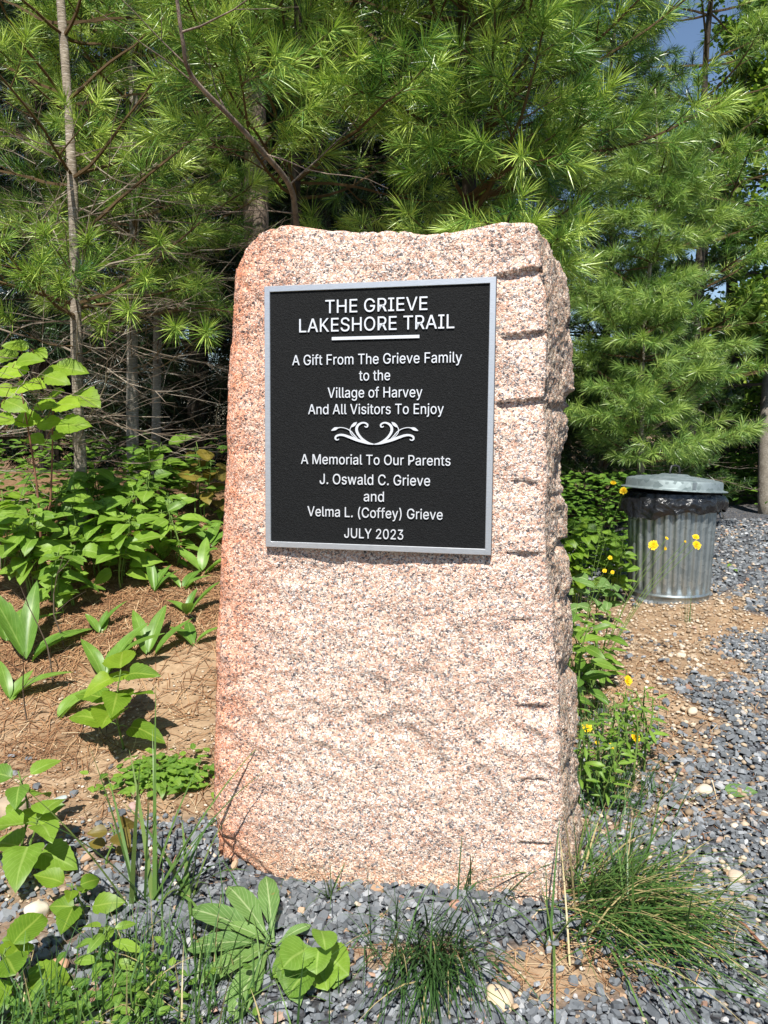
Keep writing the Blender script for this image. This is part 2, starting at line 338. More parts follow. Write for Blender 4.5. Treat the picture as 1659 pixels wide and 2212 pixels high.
x, y = scatter(13000, .45, 4., 1.6, 5.2, lambda x, y: .75-.22*gravel_mask(x, y)+.5*np.exp(-((x-(.9+.5*(y-2.15)))/.3)**2)); pebbles(a, x, y, .008, .03, pt)
x, y = scatter(3800, 1.2, 6., 4., 8.5, lambda x, y: .35*gravel_mask(x, y)); pebbles(a, x, y, .015, .04, pt)
tag(a.build('pebbles', MAT['pebble'], None, True), 'small tan pebbles scattered over the soil and among the slate chips', 'pebbles', None, 'stuff')
def strips(acc, x, y, l0, l1, wd, tintf, lift=.012):
    n = len(x); L = rng.uniform(l0, l1, n); yaw = rng.uniform(0, 6.28, n); pz = rng.normal(0, .16, n)
    d = np.stack([np.cos(yaw)*np.cos(pz), np.sin(yaw)*np.cos(pz), np.sin(pz)], -1); s = np.stack([-np.sin(yaw), np.cos(yaw), 0*yaw], -1)*wd
    e = .03; sx = (hgt(x+e, y)-hgt(x-e, y))/(2*e); sy = (hgt(x, y+e)-hgt(x, y-e))/(2*e); d[:, 2] += d[:, 0]*sx+d[:, 1]*sy; s[:, 2] += s[:, 0]*sx+s[:, 1]*sy
    c = np.stack([x, y, hgt(x, y)+rng.uniform(.003, lift, n)], -1); bend = s*rng.normal(0, 4, n)[:, None]
    v = np.stack([c-d*L[:, None]/2-s, c-d*L[:, None]/2+s, c+bend+s, c+bend-s, c+d*L[:, None]/2+s, c+d*L[:, None]/2-s], 1)
    b = (np.arange(n)*6)[:, None, None]; q = np.array([[0, 1, 2, 3], [3, 2, 4, 5]])[None]+b
    acc.add(v.reshape(-1, 3), q.reshape(-1, 4), None, np.repeat(tintf(n), 6))
a = Acc()
x, y = scatter(42000, -3.2, 1.2, 2.0, 4.4, lambda x, y: .12+.9*litter_mask(x, y)); strips(a, x, y, .04, .12, .0013, lambda n: rng.beta(2, 2, n))
x, y = scatter(6000, -1.6, .2, 1.5, 2.5, lambda x, y: .5*(1-.7*gravel_mask(x, y))*clear_stone(x, y)); strips(a, x, y, .03, .09, .0007, lambda n: rng.beta(2, 2, n), .008)
x, y = scatter(9000, .45, 2.4, 1.9, 5.2, lambda x, y: .75*(1-gravel_mask(x, y))); strips(a, x, y, .03, .1, .0011, lambda n: rng.uniform(.3, 1, n))
x, y = scatter(1800, .15, .9, 1.2, 1.75, lambda x, y: .9*(1-gravel_mask(x, y))); strips(a, x, y, .02, .09, .0008, lambda n: rng.uniform(.5, 1, n))
x, y = scatter(2600, .36, .85, 1.45, 1.95, lambda x, y: np.exp(-((x-.56)/.13)**2-((y-1.66)/.13)**2)); strips(a, x, y, .03, .1, .0011, lambda n: rng.uniform(.55, 1, n), .03)
tag(a.build('needle_litter', MAT['litter']), 'fallen rust brown pine needles and straw covering the bank behind the monument', 'needle litter', None, 'stuff')

# ------------------------------------------------------------------ the granite monument
YAW, LEAN, PC = .2270, .0344, np.array([-.0199, 1.7682, 1.1412])
BK = np.array([math.sin(YAW), math.cos(YAW), 0]); TL = math.tan(LEAN)
base = PC-BK*PC[2]*TL; base[2] = 0
mon = thing('granite_monument', 'tall rough pink granite block with a black memorial plaque on its face', 'monument', base, None, -YAW)
def itp(z, tab):
    t = sorted(tab); return np.interp(z, [p[0] for p in t], [p[1] for p in t])
LT = [(1.573, -.295), (1.541, -.325), (1.511, -.345), (1.415, -.352), (1.254, -.366), (1.035, -.377), (.811, -.391), (.581, -.404), (.347, -.412), (.132, -.418), (.049, -.415), (-.15, -.40)]
RT = [(1.56, .352), (1.439, .372), (1.341, .381), (1.19, .374), (1.04, .387), (.943, .381), (.841, .389), (.697, .405), (.532, .425), (.321, .434), (.105, .442), (-.15, .44)]
RB = [(1.60, .375), (1.545, .41), (1.50, .431), (1.42, .433), (1.39, .436), (1.30, .441), (1.225, .446), (1.20, .441), (1.187, .418), (1.16, .434), (1.10, .428), (1.02, .413), (.985, .424), (.975, .416), (.95, .434), (.87, .443), (.855, .44), (.84, .428), (.82, .44), (.735, .452), (.72, .438), (.70, .452), (.64, .463), (.565, .456), (.535, .441), (.51, .462), (.47, .474), (.39, .483), (.345, .476), (.325, .455), (.30, .474), (.215, .490), (.195, .487), (.18, .474), (.15, .490), (-.05, .494), (-.15, .494)]
TOPT = [(-.42, 1.47), (-.352, 1.50), (-.325, 1.539), (-.28, 1.571), (-.234, 1.577), (-.17, 1.569), (-.122, 1.568), (-.06, 1.556), (-.014, 1.553), (.039, 1.553), (.10, 1.541), (.153, 1.535), (.20, 1.537), (.234, 1.541), (.27, 1.551), (.303, 1.556), (.34, 1.556), (.357, 1.55), (.385, 1.53), (.42, 1.545), (.45, 1.54)]
SLOT = [(.268, 1.456, .365, 1.467, .014), (.286, 1.321, .37, 1.331, .012), (.277, 1.176, .385, 1.187, .015), (.313, 1.006, .357, 1.003, .005), (.306, .843, .362, .844, .008), (.316, .690, .345, .692, .005), (.338, .493, .397, .495, .006), (.348, .321, .392, .322, .006), (.346, .170, .405, .174, .007), (.37, .018, .44, .022, .011)]
PW, PH = .5363, .61
def stone():
    zb, nz = -.14, 400
    # perimeter parameter: left chamfer, front, right corner, right side, back, left side
    fr = np.linspace(0, 1, 190); rs = np.linspace(0, 1, 72)[1:]; bk = np.linspace(0, 1, 30)[1:]; ls = np.linspace(0, 1, 40)[1:-1]
    nP = len(fr)+len(rs)+len(bk)+len(ls)
    ca = Acc(); V = np.zeros((nz, nP, 3)); TI = np.zeros((nz, nP)); GR = np.zeros((nz, nP))
    for r in range(nz):
        v = r/(nz-1); zc = zb+v*1.70
        L, Rr, B = float(itp(zb+v*1.64, LT))-.010, float(itp(zc, RT)), float(itp(zc, RB))
        row = []
        for t in fr:
            s = L+(Rr-L)*t; e = (s-L); d = .022+.020*max(0, 1-e/.045)**2+.010*max(0, 1-(Rr-s)/.018)**2
            row.append((s, d, 0, -1, 0))
        for t in rs: row.append((Rr+(B-Rr)*min(1, t*1.08)**.8-.03*max(0, t-.88)/.12, .032+.26*t, 1, -.2, 1))
        for t in bk: row.append((B-.03+(L+.04-B+.03)*t, .292+.012*math.sin(t*9), 0, 1, 2))
        for t in ls: row.append((L+.04*(1-t), .292+(.052-.292)*t, -1, 0, 3))
        for k, (s, d, nx_, ny_, zone) in enumerate(row):
            T = float(itp(s, TOPT))-.10*max(0, (d-.1)); z = zb+v*(T-zb)
            p = Vector((s, d, z))
            lowf = mn.fractal(p*3.2+Vector((3, 1, 7)), 1., 2., 3); mid = mn.fractal(p*15, .9, 2.1, 4); fine = mn.fractal(p*75, .7, 2.1, 4)
            if zone == 0:
                disp = .010*lowf+.0050*mid+.0019*fine
                rgh = max(0, 1-abs(z-.42)/.36); disp += rgh*.008*mn.ridged_multi_fractal(Vector((s*9+z*6, d*5, z*9-s*5)), 1., 2., 4, 1., 2.)-.008*rgh
                for (s0, z0, s1, z1, dep) in SLOT:
                    if s0-.012 < s < s1+.02:
                        dz = z0+(z1-z0)*(s-s0)/(s1-s0)-z+.0015*fine; f = min(1, max(0, (s-s0+.012)/.014))*min(1, max(0, (s1+.02-s)/.02))
                        if 0 < dz < .05: disp -= f*dep*(1-dz/.05)**1.3
                        elif -.03 < dz <= 0: disp += f*.003*(1+dz/.03)
                # flaked lower left corner and the crack in the upper left
                ln = .125-.85*(s+.42)
                if s < -.24 and z < ln+.02:
                    disp -= .035*min(1, max(0, (ln+.02-z)/.09))+.003*math.sin((s*.8+z)*160+4*mid)*max(0, min(1, (ln+.03-z)/.05))
                cr = abs((z-1.474)+1.02*(s+.345))
                if -.345 < s < -.262: disp -= .006*max(0, 1-cr/.007)+.002*max(0, 1-cr/.03)*(z < 1.474-1.02*(s+.345))
                ps, pz = abs(s)/(PW/2), abs(z-PC[2])/(PH/2)
                if ps < 1.0 and pz < 1.0: disp = min(disp, .001)
            elif zone == 1:
                big = mn.fractal(Vector((d*8, z*7, 2.)), 1., 2., 3); vd = mn.voronoi(Vector((s*14, d*13, z*6))+Vector((mid, fine, mid))*.25)[0]; disp =   .010*big+.0045*mid+.0038*fine+.011*min(.45, vd[1]-vd[0])-.005
                for (dd, zz, rd, rz, dp) in ((.20, 1.355, .03, .028, .035), (.12, .93, .02, .05, .02), (.16, .87, .03, .07, .02), (.19, .835, .06, .012, .03), (.21, .715, .05, .013, .028), (.07, .72, .02, .03, .018), (.2, 1.19, .07, .02, .02), (.09, 1.05, .02, .12, .012)):
                    q = ((d-.032-dd)/rd)**2+((z-zz)/rz)**2
                    if q < 1: disp -= dp*(1-q)**.6
            else: disp = .008*mid+.003*fine
            s2 = s+nx_*disp; d2 = d+ny_*disp
            zt = z+(.006*mid+.003*fine)*(v > .9)*(v-.9)*10
            V[r, k] = (s2, d2+z*TL, zt)
            TI[r, k] = (1.0*max(0., 1-(s-L)/.22)**1.3+.12) if zone == 0 else (1. if zone == 3 else .1)
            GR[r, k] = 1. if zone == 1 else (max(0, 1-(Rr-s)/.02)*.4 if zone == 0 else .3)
    # the broken top: shrink rings inwards
    cap = []; top = V[-1]; ctr = top.mean(0)
    for f, dz in ((.975, .006), (.93, .010), (.8, .012), (.5, .012), (.2, .012)):
        ring = ctr+(top-ctr)*f; ring[:, 2] = top[:, 2]*f+ctr[2]*(1-f)+dz*.6
        for k in range(nP): ring[k, 2] += .006*mn.fractal(Vector(ring[k])*14, 1., 2., 3)
        cap.append(ring)
    Vall = np.concatenate([V, np.array(cap)]); m = len(Vall)
    TI = np.concatenate([TI, np.repeat(TI[-1:], 5, 0)]); GR = np.concatenate([GR, np.repeat(GR[-1:], 5, 0)])
    i, j = np.meshgrid(np.arange(m-1), np.arange(nP), indexing='ij'); j2 = (j+1) % nP
    q = np.stack([i*nP+j, i*nP+j2, (i+1)*nP+j2, (i+1)*nP+j], -1).reshape(-1, 4)
    vv = np.concatenate([Vall.reshape(-1, 3), [Vall[-1].mean(0)]]); c = m*nP
    tr = [((m-1)*nP+k, (m-1)*nP+(k+1) % nP, c) for k in range(nP)]
    ca.add(vv, q, tr, np.concatenate([TI.ravel(), [.2]]))
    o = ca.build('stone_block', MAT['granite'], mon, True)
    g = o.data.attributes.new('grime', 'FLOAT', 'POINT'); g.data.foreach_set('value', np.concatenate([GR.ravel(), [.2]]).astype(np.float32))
stone()
# the plaque, laid out in its own plane: x along, z up, front towards -y
plq = bpy.data.objects.new('plaque', None); C.objects.link(plq); plq.parent = mon
plq.location = (-PW/2, (PC[2]-PH/2)*TL, PC[2]-PH/2); plq.rotation_euler = (-LEAN, 0, 0)
def brushed():
    m = M('brushed_aluminium', .42, .5, .85); n = m.noise(60, 4, .6, m.n('ShaderNodeMapping', {0: m.co, 'Scale': (1, 1, 22.)}).outputs[0])
    m.color(m.ramp(n, [(.3, (.46, .47, .49)), (.7, (.66, .67, .69))])); m.bump(n, .08, .001); return m.m
def panelm():
    m = M('black_pebbled_paint', .7, .2); n = m.noise(330, 3, .7); m.color(m.ramp(n, [(.35, (.003, .0033, .0036)), (.65, (.008, .0085, .009)), (.8, (.03, .031, .033))])); m.bump(n, 1., .003); return m.m  # palest speckle stop paints sparkle into the black
mb = brushed(); mp_ = panelm(); ml = M('raised_letter_metal', .45, .5, .5); ml.color((.72, .73, .75))
msd = M('dark_edge_paint', .5, .3); msd.color((.012, .011, .012))
def box(acc, x0, x1, y0, y1, z0, z1, mi=0):
    v = [(x, y, z) for x in (x0, x1) for y in (y0, y1) for z in (z0, z1)]
    acc.add(v, [(0, 1, 3, 2), (4, 6, 7, 5), (0, 4, 5, 1), (2, 3, 7, 6), (0, 2, 6, 4), (1, 5, 7, 3)], None, .5, None, mi)
a = Acc(); box(a, .0008, PW-.0008, .0042, .0205, .0008, PH-.0008); a.build('panel', mp_, plq)
a = Acc(); bw = .0138
def ring_loop(d, ins): return [(ins, d, ins), (PW-ins, d, ins), (PW-ins, d, PH-ins), (ins, d, PH-ins)]
LO = [ring_loop(.018, 0), ring_loop(.0012, 0), ring_loop(0, .0012), ring_loop(0, bw-.001), ring_loop(.001, bw), ring_loop(.0045, bw)]
v = [p for l in LO for p in l]; q = []
qm = []
for l in range(5):
    for k in range(4): q.append((l*4+k, l*4+(k+1) % 4, (l+1)*4+(k+1) % 4, (l+1)*4+k)); qm.append(1 if l == 0 else 0)
for qq, m_ in zip(q, qm): a.add([v[t] for t in qq], [(0, 1, 2, 3)], None, .5, None, m_)
a.build('frame', [mb, msd], plq)
LINES = [('THE GRIEVE', .1440, .3736, .5438, .0295), ('LAKESHORE TRAIL', .0831, .4325, .5022, .0304), ('A Gift From The Grieve Family', .0664, .4499, .4274, .0232), ('to the', .2222, .2926, .3903, .0232), ('Village of Harvey', .1499, .3647, .3518, .0234), ('And All Visitors To Enjoy', .1040, .4121, .3143, .0230), ('A Memorial To Our Parents', .0868, .4285, .1989, .0228), ('J. Oswald C. Grieve', .1314, .3841, .1527, .0238), ('and', .2344, .2807, .1146, .0230), ('Velma L. (Coffey) Grieve', .1023, .4129, .0768, .0230), ('JULY 2023', .1894, .3254, .0285, .0226)]
KX = PW/.52
GLYPH = {
'(':(273,'89,207 90,244 94,283 101,324 109,364 119,403 132,441 145,477 160,510 177,539 236,539 219,503 204,466 191,428 179,390 169,351 161,313 156,276 152,241 151,207 152,176 155,145 160,115 167,83 177,50 188,16 202,-19 218,-57 236,-96 177,-96 150,-46 128,4 111,55 99,106 92,156'),
')':(273,'37,-96 56,-56 72,-18 86,18 97,52 106,85 113,116 118,147 121,177 122,207 121,241 117,276 112,313 104,351 94,390 82,428 69,466 54,503 37,539 97,539 113,510 128,477 142,441 154,403 164,364 173,323 179,283 183,244 184,207 182,156 174,104 161,53 144,3 123,-47 97,-96'),
'.':(187,'95,-4 83,-3 73,1 63,9 55,18 51,29 50,41 51,53 55,64 63,73 73,81 83,85 95,87 107,85 118,81 128,73 135,64 140,53 141,41 140,29 135,18 128,9 118,1 107,-3'),
'0':(453,'227,-7 191,-3 158,7 130,24 105,48 85,77 69,113 57,155 50,202 48,254 50,306 57,353 69,395 85,431 106,461 130,484 159,502 191,512 227,516 262,512 295,502 323,484 348,461 368,431 384,395 396,353 403,306 405,254 403,202 396,155 384,113 368,77 348,48 323,24 295,7 263,-3/227,50 250,52 271,60 290,74 306,92 320,116 330,144 338,176 342,213 344,254 342,295 338,332 330,365 320,393 306,416 290,435 271,449 250,457 227,460 203,457 182,449 163,435 147,416 134,393 123,365 115,332 111,295 109,254 111,213 115,176 123,144 134,116 147,92 163,74 182,60 203,52'),
'2':(453,'64,0 64,47 234,229 282,282 294,298 303,312 311,327 316,341 319,356 320,371 319,389 315,405 308,419 298,431 287,441 273,449 258,455 241,458 224,460 205,458 188,454 172,447 159,438 148,427 139,413 132,398 128,381 127,362 66,362 68,391 75,418 86,442 102,464 121,482 143,496 168,507 196,513 225,516 254,513 281,507 306,497 328,482 346,465 361,445 372,423 379,398 381,372 380,354 377,336 371,318 363,299 351,280 336,259 317,235 294,209 267,180 153,60 153,57 389,57 389,0'),
'3':(453,'218,-7 188,-5 159,1 133,10 108,22 88,38 70,57 57,79 48,104 44,132 109,132 112,115 118,100 126,87 137,76 150,66 165,59 182,54 200,51 219,50 239,51 258,55 275,61 291,69 304,80 315,93 323,108 328,125 329,145 328,163 323,180 316,196 306,211 292,223 275,234 254,241 229,246 201,248 157,248 157,299 288,448 288,452 70,452 70,509 372,509 372,461 211,278 211,289 247,290 279,286 308,276 333,262 354,244 371,222 383,198 391,173 393,145 390,116 383,90 370,66 354,45 333,27 309,12 281,2 251,-5'),
'A':(479,'16,0 201,509 276,509 463,0 395,0 287,302 264,372 232,478 245,478 213,371 191,302 85,0/110,142 110,199 370,199 370,142'),
'C':(510,'267,-7 225,-3 186,7 150,25 119,49 92,79 70,115 53,157 44,203 40,254 44,305 53,352 70,393 92,429 119,459 150,484 186,501 225,512 267,516 293,514 317,511 340,504 362,496 383,485 402,471 419,456 435,438 448,418 459,397 467,373 473,348 408,348 404,365 397,380 389,395 380,407 369,418 357,428 344,437 330,444 315,449 300,453 284,455 267,456 237,453 209,445 184,432 161,414 141,391 125,364 113,332 106,295 103,254 106,213 113,177 125,145 141,117 161,94 184,76 210,63 237,56 267,53 284,54 300,56 315,60 330,65 344,72 357,81 369,90 380,102 389,114 397,128 404,144 408,160 473,160 467,135 459,112 448,91 435,71 420,53 402,38 383,24 363,13 341,5 317,-2 293,-6'),
'E':(418,'60,0 60,509 372,509 372,452 125,452 125,286 355,286 355,229 125,229 125,57 375,57 375,0'),
'F':(410,'60,0 60,509 369,509 369,452 125,452 125,278 346,278 346,221 125,221 125,0'),
'G':(520,'269,-7 225,-3 185,7 149,25 118,49 91,79 69,116 53,157 43,203 40,254 43,305 53,352 69,393 91,429 117,459 149,484 184,501 223,512 265,516 291,514 316,510 340,504 363,494 384,483 403,469 421,453 436,436 449,416 460,395 468,373 474,349 408,349 402,365 395,379 387,393 378,406 368,417 356,427 344,436 330,443 315,448 300,453 283,455 265,456 236,453 209,445 183,432 160,414 141,392 125,364 113,332 106,295 103,254 106,213 113,177 125,145 141,117 161,95 184,76 210,63 238,56 269,53 296,55 322,61 345,71 365,85 382,102 396,123 407,147 413,173 415,202 434,199 283,199 283,256 478,256 478,200 475,160 466,124 451,91 431,62 406,38 377,19 344,5 308,-4'),
'H':(517,'60,0 60,509 125,509 125,289 392,289 392,509 457,509 457,0 392,0 392,232 125,232 125,0'),
'I':(300,'31,0 31,57 118,57 118,452 31,452 31,509 269,509 269,452 183,452 183,57 269,57 269,0'),
'J':(396,'185,-7 143,-2 106,11 75,33 52,63 38,100 33,145 33,173 98,173 98,145 100,117 108,93 122,74 139,61 160,53 185,50 209,53 230,61 248,74 261,93 269,117 272,145 272,509 336,509 336,145 332,100 318,63 294,33 263,11 227,-2'),
'K':(466,'60,0 60,509 125,509 125,258 347,509 425,509 217,283 443,0 363,0 173,234 125,180 125,0'),
'L':(393,'60,0 60,509 125,509 125,57 361,57 361,0'),
'M':(628,'60,0 60,509 152,509 277,187 287,159 299,123 311,84 322,49 307,49 318,83 330,121 342,158 352,187 476,509 568,509 568,0 504,0 504,291 504,327 505,369 506,413 507,457 513,457 498,409 482,363 467,322 456,291 342,0 286,0 170,291 159,321 145,361 129,408 112,457 119,457 120,416 121,372 122,328 122,291 122,0'),
'O':(533,'267,-7 225,-3 186,7 150,25 119,49 92,79 70,115 53,157 44,203 40,254 44,305 53,352 70,393 92,429 119,459 150,484 186,501 225,512 267,516 309,512 348,501 384,484 415,459 442,429 464,393 480,352 490,305 493,254 490,203 480,157 464,115 442,79 415,49 384,25 348,7 309,-3/267,53 296,55 324,63 349,76 372,94 392,116 408,144 420,176 428,213 430,254 428,295 420,332 408,365 392,392 372,415 349,433 324,446 296,453 267,456 237,453 210,445 184,433 161,415 142,392 125,364 113,332 106,295 103,254 106,213 113,176 125,144 142,117 161,94 184,76 210,63 237,55'),
'P':(444,'60,0 60,509 235,509 272,506 305,499 332,487 356,471 375,452 390,430 400,404 407,377 409,348 407,318 400,291 390,265 375,243 356,223 332,207 305,195 272,188 235,186 109,186 109,242 233,242 257,244 279,248 297,256 312,266 324,279 333,294 339,310 343,328 344,348 343,367 339,385 333,402 324,416 312,428 297,439 279,446 257,451 232,452 125,452 125,0'),
'R':(449,'60,0 60,509 236,509 273,506 305,500 333,489 356,473 376,455 390,433 401,408 407,381 409,352 407,323 401,296 390,271 376,250 356,232 333,217 305,206 273,200 236,198 96,198 96,255 234,255 258,256 280,260 298,267 313,276 325,287 334,300 340,316 344,333 345,352 344,371 340,389 334,405 325,419 313,430 298,440 279,446 258,451 233,452 125,452 125,0/353,0 230,229 303,229 428,0'),
'S':(446,'224,-9 188,-7 156,-1 128,9 102,23 81,40 64,60 51,83 42,109 38,137 104,137 108,118 114,102 123,88 136,76 150,66 166,59 185,53 204,50 224,49 246,50 267,54 286,60 303,69 317,79 329,92 338,106 344,122 346,139 344,154 340,168 332,179 322,189 310,197 296,205 245,222 184,239 145,253 112,269 86,289 67,313 56,341 52,372 54,400 62,425 75,448 92,468 113,484 138,498 165,508 195,514 227,516 259,514 289,508 316,498 340,484 360,468 377,449 390,427 398,403 401,378 337,378 332,402 320,421 302,437 280,449 254,456 225,459 204,457 185,454 167,448 152,440 139,430 129,418 121,405 117,391 115,376 117,359 122,345 131,334 142,324 155,315 169,308 212,293 264,279 312,264 328,256 344,248 359,238 372,226 384,213 395,198 402,180 407,161 408,139 406,112 399,87 386,64 370,43 349,25 323,11 294,0 261,-7'),
'T':(448,'32,452 32,509 417,509 417,452 257,452 257,0 193,0 193,452'),
'U':(517,'259,-8 220,-6 186,2 154,15 126,33 103,55 85,80 71,108 63,140 60,173 60,509 124,509 124,178 126,155 132,133 141,113 153,95 169,80 187,68 208,59 232,53 259,52 285,53 309,59 331,68 349,80 364,95 377,113 385,133 391,155 393,178 393,509 457,509 457,173 454,140 446,108 433,80 414,55 391,33 363,15 332,2 297,-6'),
'V':(479,'204,0 16,509 84,509 192,206 215,137 248,31 235,31 267,138 290,206 395,509 463,509 278,0'),
'Y':(472,'203,0 203,208 16,509 91,509 192,344 222,292 250,230 224,230 251,293 280,344 381,509 455,509 268,208 268,0'),
'a':(389,'160,-9 137,-7 115,-3 94,5 76,15 60,29 48,45 38,63 32,84 30,108 32,128 36,146 43,161 53,174 64,184 78,193 92,200 108,206 125,211 178,220 234,227 265,235 276,255 276,257 275,272 272,285 267,297 260,307 251,315 240,322 227,327 212,330 196,331 178,330 163,327 149,322 118,301 100,274 41,291 51,313 64,331 79,346 95,358 114,368 133,375 153,380 173,383 194,384 239,379 255,375 271,369 286,360 300,350 312,336 322,320 330,301 335,278 337,251 337,0 277,0 277,52 272,52 252,25 242,16 229,8 215,1 199,-4 181,-7/170,45 192,47 211,51 228,59 242,68 254,80 263,93 270,108 274,122 276,138 276,190 259,182 231,176 200,171 175,168 134,159 122,153 112,147 103,139 97,130 93,118 92,105 93,93 96,82 102,72 109,64 119,57 130,52 142,48 156,46'),
'd':(424,'195,-8 165,-6 137,3 111,16 89,34 70,57 55,84 43,116 36,151 34,189 36,227 43,261 55,293 70,320 89,342 112,361 137,374 165,382 196,384 218,383 237,379 253,373 267,364 278,355 287,346 306,319 311,319 311,509 372,509 372,0 313,0 313,59 307,59 287,31 277,21 266,12 252,4 236,-3 217,-7/205,47 226,49 246,55 263,65 278,78 290,95 299,115 306,138 310,162 312,189 310,216 306,241 300,263 290,282 278,299 263,312 246,322 227,328 205,330 182,328 162,322 145,311 130,298 118,281 108,261 102,239 98,215 96,189 98,163 102,139 109,117 118,97 130,80 145,66 162,55 182,49'),
'e':(404,'212,-8 177,-5 145,3 117,16 92,35 72,58 56,85 44,116 37,150 34,187 36,224 44,258 55,290 71,317 91,340 115,359 142,373 172,382 205,384 226,383 246,380 266,374 285,366 303,355 319,341 334,324 347,305 357,282 365,256 370,227 371,194 371,169 75,169 75,221 338,221 310,202 308,226 304,248 298,269 288,286 277,301 263,314 246,323 227,328 205,330 183,328 164,323 146,313 131,301 119,286 109,270 102,251 97,231 96,211 96,178 98,151 102,127 110,106 121,88 135,73 151,61 169,53 190,48 212,46 227,47 241,49 254,53 265,58 276,65 285,73 294,82 300,93 306,105 365,91 358,72 348,55 335,39 320,26 302,14 283,4 261,-3 237,-7'),
'f':(253,'228,379 228,327 6,327 6,379/81,0 81,432 82,452 87,470 96,486 107,499 120,510 135,519 152,525 169,529 187,530 222,527 243,521 227,468 215,472 195,474 178,472 164,468 154,460 147,449 143,435 142,419 142,0'),
'g':(425,'207,-151 180,-149 156,-146 134,-140 114,-132 97,-122 82,-110 70,-97 59,-84 51,-69 101,-41 122,-66 131,-74 142,-82 154,-88 169,-93 187,-96 207,-97 236,-95 261,-87 282,-75 298,-58 308,-34 311,-6 311,68 306,68 287,41 277,32 266,23 252,16 236,10 217,6 195,5 165,7 138,14 113,27 90,43 71,65 55,90 43,120 36,154 34,191 36,229 43,263 55,293 71,320 90,342 112,361 138,374 166,382 196,384 218,383 237,379 253,373 267,365 279,356 288,346 308,319 313,319 313,379 372,379 372,-9 370,-40 363,-67 350,-90 334,-109 314,-124 291,-136 265,-144 237,-149/205,59 227,61 246,66 264,75 278,87 290,103 300,121 307,142 311,166 312,193 311,219 307,242 300,264 291,283 279,299 264,312 247,322 227,328 205,330 182,328 163,322 145,312 130,298 118,282 109,262 102,241 98,218 96,193 98,167 102,144 109,123 118,104 131,88 145,76 163,66 183,61'),
'h':(410,'114,227 114,0 53,0 53,509 114,509 114,287 102,287 116,319 132,344 152,362 175,374 200,382 227,384 252,383 275,377 295,369 313,356 328,340 341,321 350,298 355,271 357,240 357,0 296,0 296,235 293,263 286,286 273,304 256,318 235,326 210,329 192,328 176,324 161,317 147,308 136,297 126,283 119,266 115,248'),
'i':(166,'53,0 53,379 114,379 114,0/84,443 73,444 63,448 54,455 47,463 43,472 41,483 43,494 47,504 54,512 63,518 73,522 84,524 95,522 105,518 114,512 121,504 125,494 126,483 125,472 121,463 114,455 105,448 95,444'),
'j':(166,'53,379 114,379 114,-30 112,-52 108,-72 102,-90 92,-106 80,-119 65,-129 47,-137 27,-141 4,-143 -10,-143 -10,-87 2,-87 18,-85 31,-80 40,-72 47,-61 51,-46 53,-29/83,443 72,444 62,448 53,455 47,463 42,472 41,483 42,494 47,504 53,512 62,518 72,522 83,524 95,522 105,518 114,512 120,504 125,494 126,483 125,472 120,463 114,455 105,448 95,444'),
'l':(189,'139,-2 112,0 91,8 74,20 62,37 55,59 53,84 53,509 114,509 114,99 114,83 117,71 120,62 126,57 135,53 146,52 160,53 170,54 181,3 162,-1'),
'm':(609,'53,0 53,379 112,379 112,295 108,295 114,314 122,331 132,346 144,358 158,368 172,376 187,382 203,385 219,386 245,383 268,375 287,361 303,342 314,320 321,295 312,295 318,312 326,329 337,343 350,356 364,366 381,375 398,381 417,385 437,386 458,385 478,380 497,372 514,361 529,346 541,328 550,307 555,283 557,255 557,0 496,0 496,254 493,279 485,298 473,313 456,323 438,329 419,330 402,329 387,326 374,320 363,312 353,302 345,290 340,277 336,263 335,247 335,0 274,0 274,260 272,280 265,297 253,311 238,322 220,328 199,330 185,329 171,326 158,320 145,312 135,302 126,289 119,274 115,257 114,238 114,0'),
'n':(409,'114,227 114,0 53,0 53,379 112,379 112,287 102,287 116,319 132,344 152,362 175,374 200,382 227,384 252,383 275,377 295,369 313,356 328,340 341,321 350,298 355,271 357,240 357,0 296,0 296,235 293,263 286,286 273,304 256,318 235,326 210,329 192,328 176,324 161,317 147,308 136,297 126,283 119,266 115,248'),
'o':(415,'207,-8 174,-5 144,3 117,16 93,35 72,58 56,85 44,116 37,150 34,187 37,225 44,260 56,291 72,318 93,341 117,360 144,374 174,382 207,384 241,382 271,374 299,360 323,341 343,318 359,291 371,260 379,225 381,187 379,150 371,116 359,85 343,58 323,35 299,16 271,3 241,-5/207,46 231,49 252,55 270,66 285,80 298,97 307,117 314,139 318,163 319,187 318,212 314,236 307,258 298,278 285,296 270,310 252,321 231,328 207,330 184,328 163,321 145,310 130,296 118,278 108,258 102,236 98,212 96,187 98,163 102,139 108,117 118,97 130,80 145,66 163,55 184,49'),
'r':(259,'53,0 53,379 112,379 112,321 115,321 124,339 137,354 152,367 171,377 191,383 213,385 229,384 243,384 243,322 230,324 207,326 190,324 174,321 159,315 146,306 135,296 126,284 119,269 115,254 114,237 114,0'),
's':(365,'182,-8 157,-7 133,-3 112,3 93,12 76,24 62,38 50,54 41,73 36,94 94,107 101,87 111,72 124,60 141,52 160,47 181,45 206,47 227,53 244,62 258,74 265,88 268,103 266,115 262,126 254,136 243,144 229,150 212,155 149,170 118,180 92,192 72,208 58,227 50,249 47,274 49,295 55,314 65,332 79,347 95,360 115,370 137,378 161,383 187,384 212,383 234,379 254,372 271,363 286,352 299,339 309,324 318,308 324,290 268,277 262,291 254,304 243,316 228,325 210,331 187,333 166,331 147,326 131,317 119,305 111,292 109,277 110,264 115,253 124,243 136,235 152,229 172,223 229,209 261,200 287,187 306,171 320,153 328,131 331,107 329,85 323,65 312,47 298,31 281,18 260,6 236,-2 210,-7'),
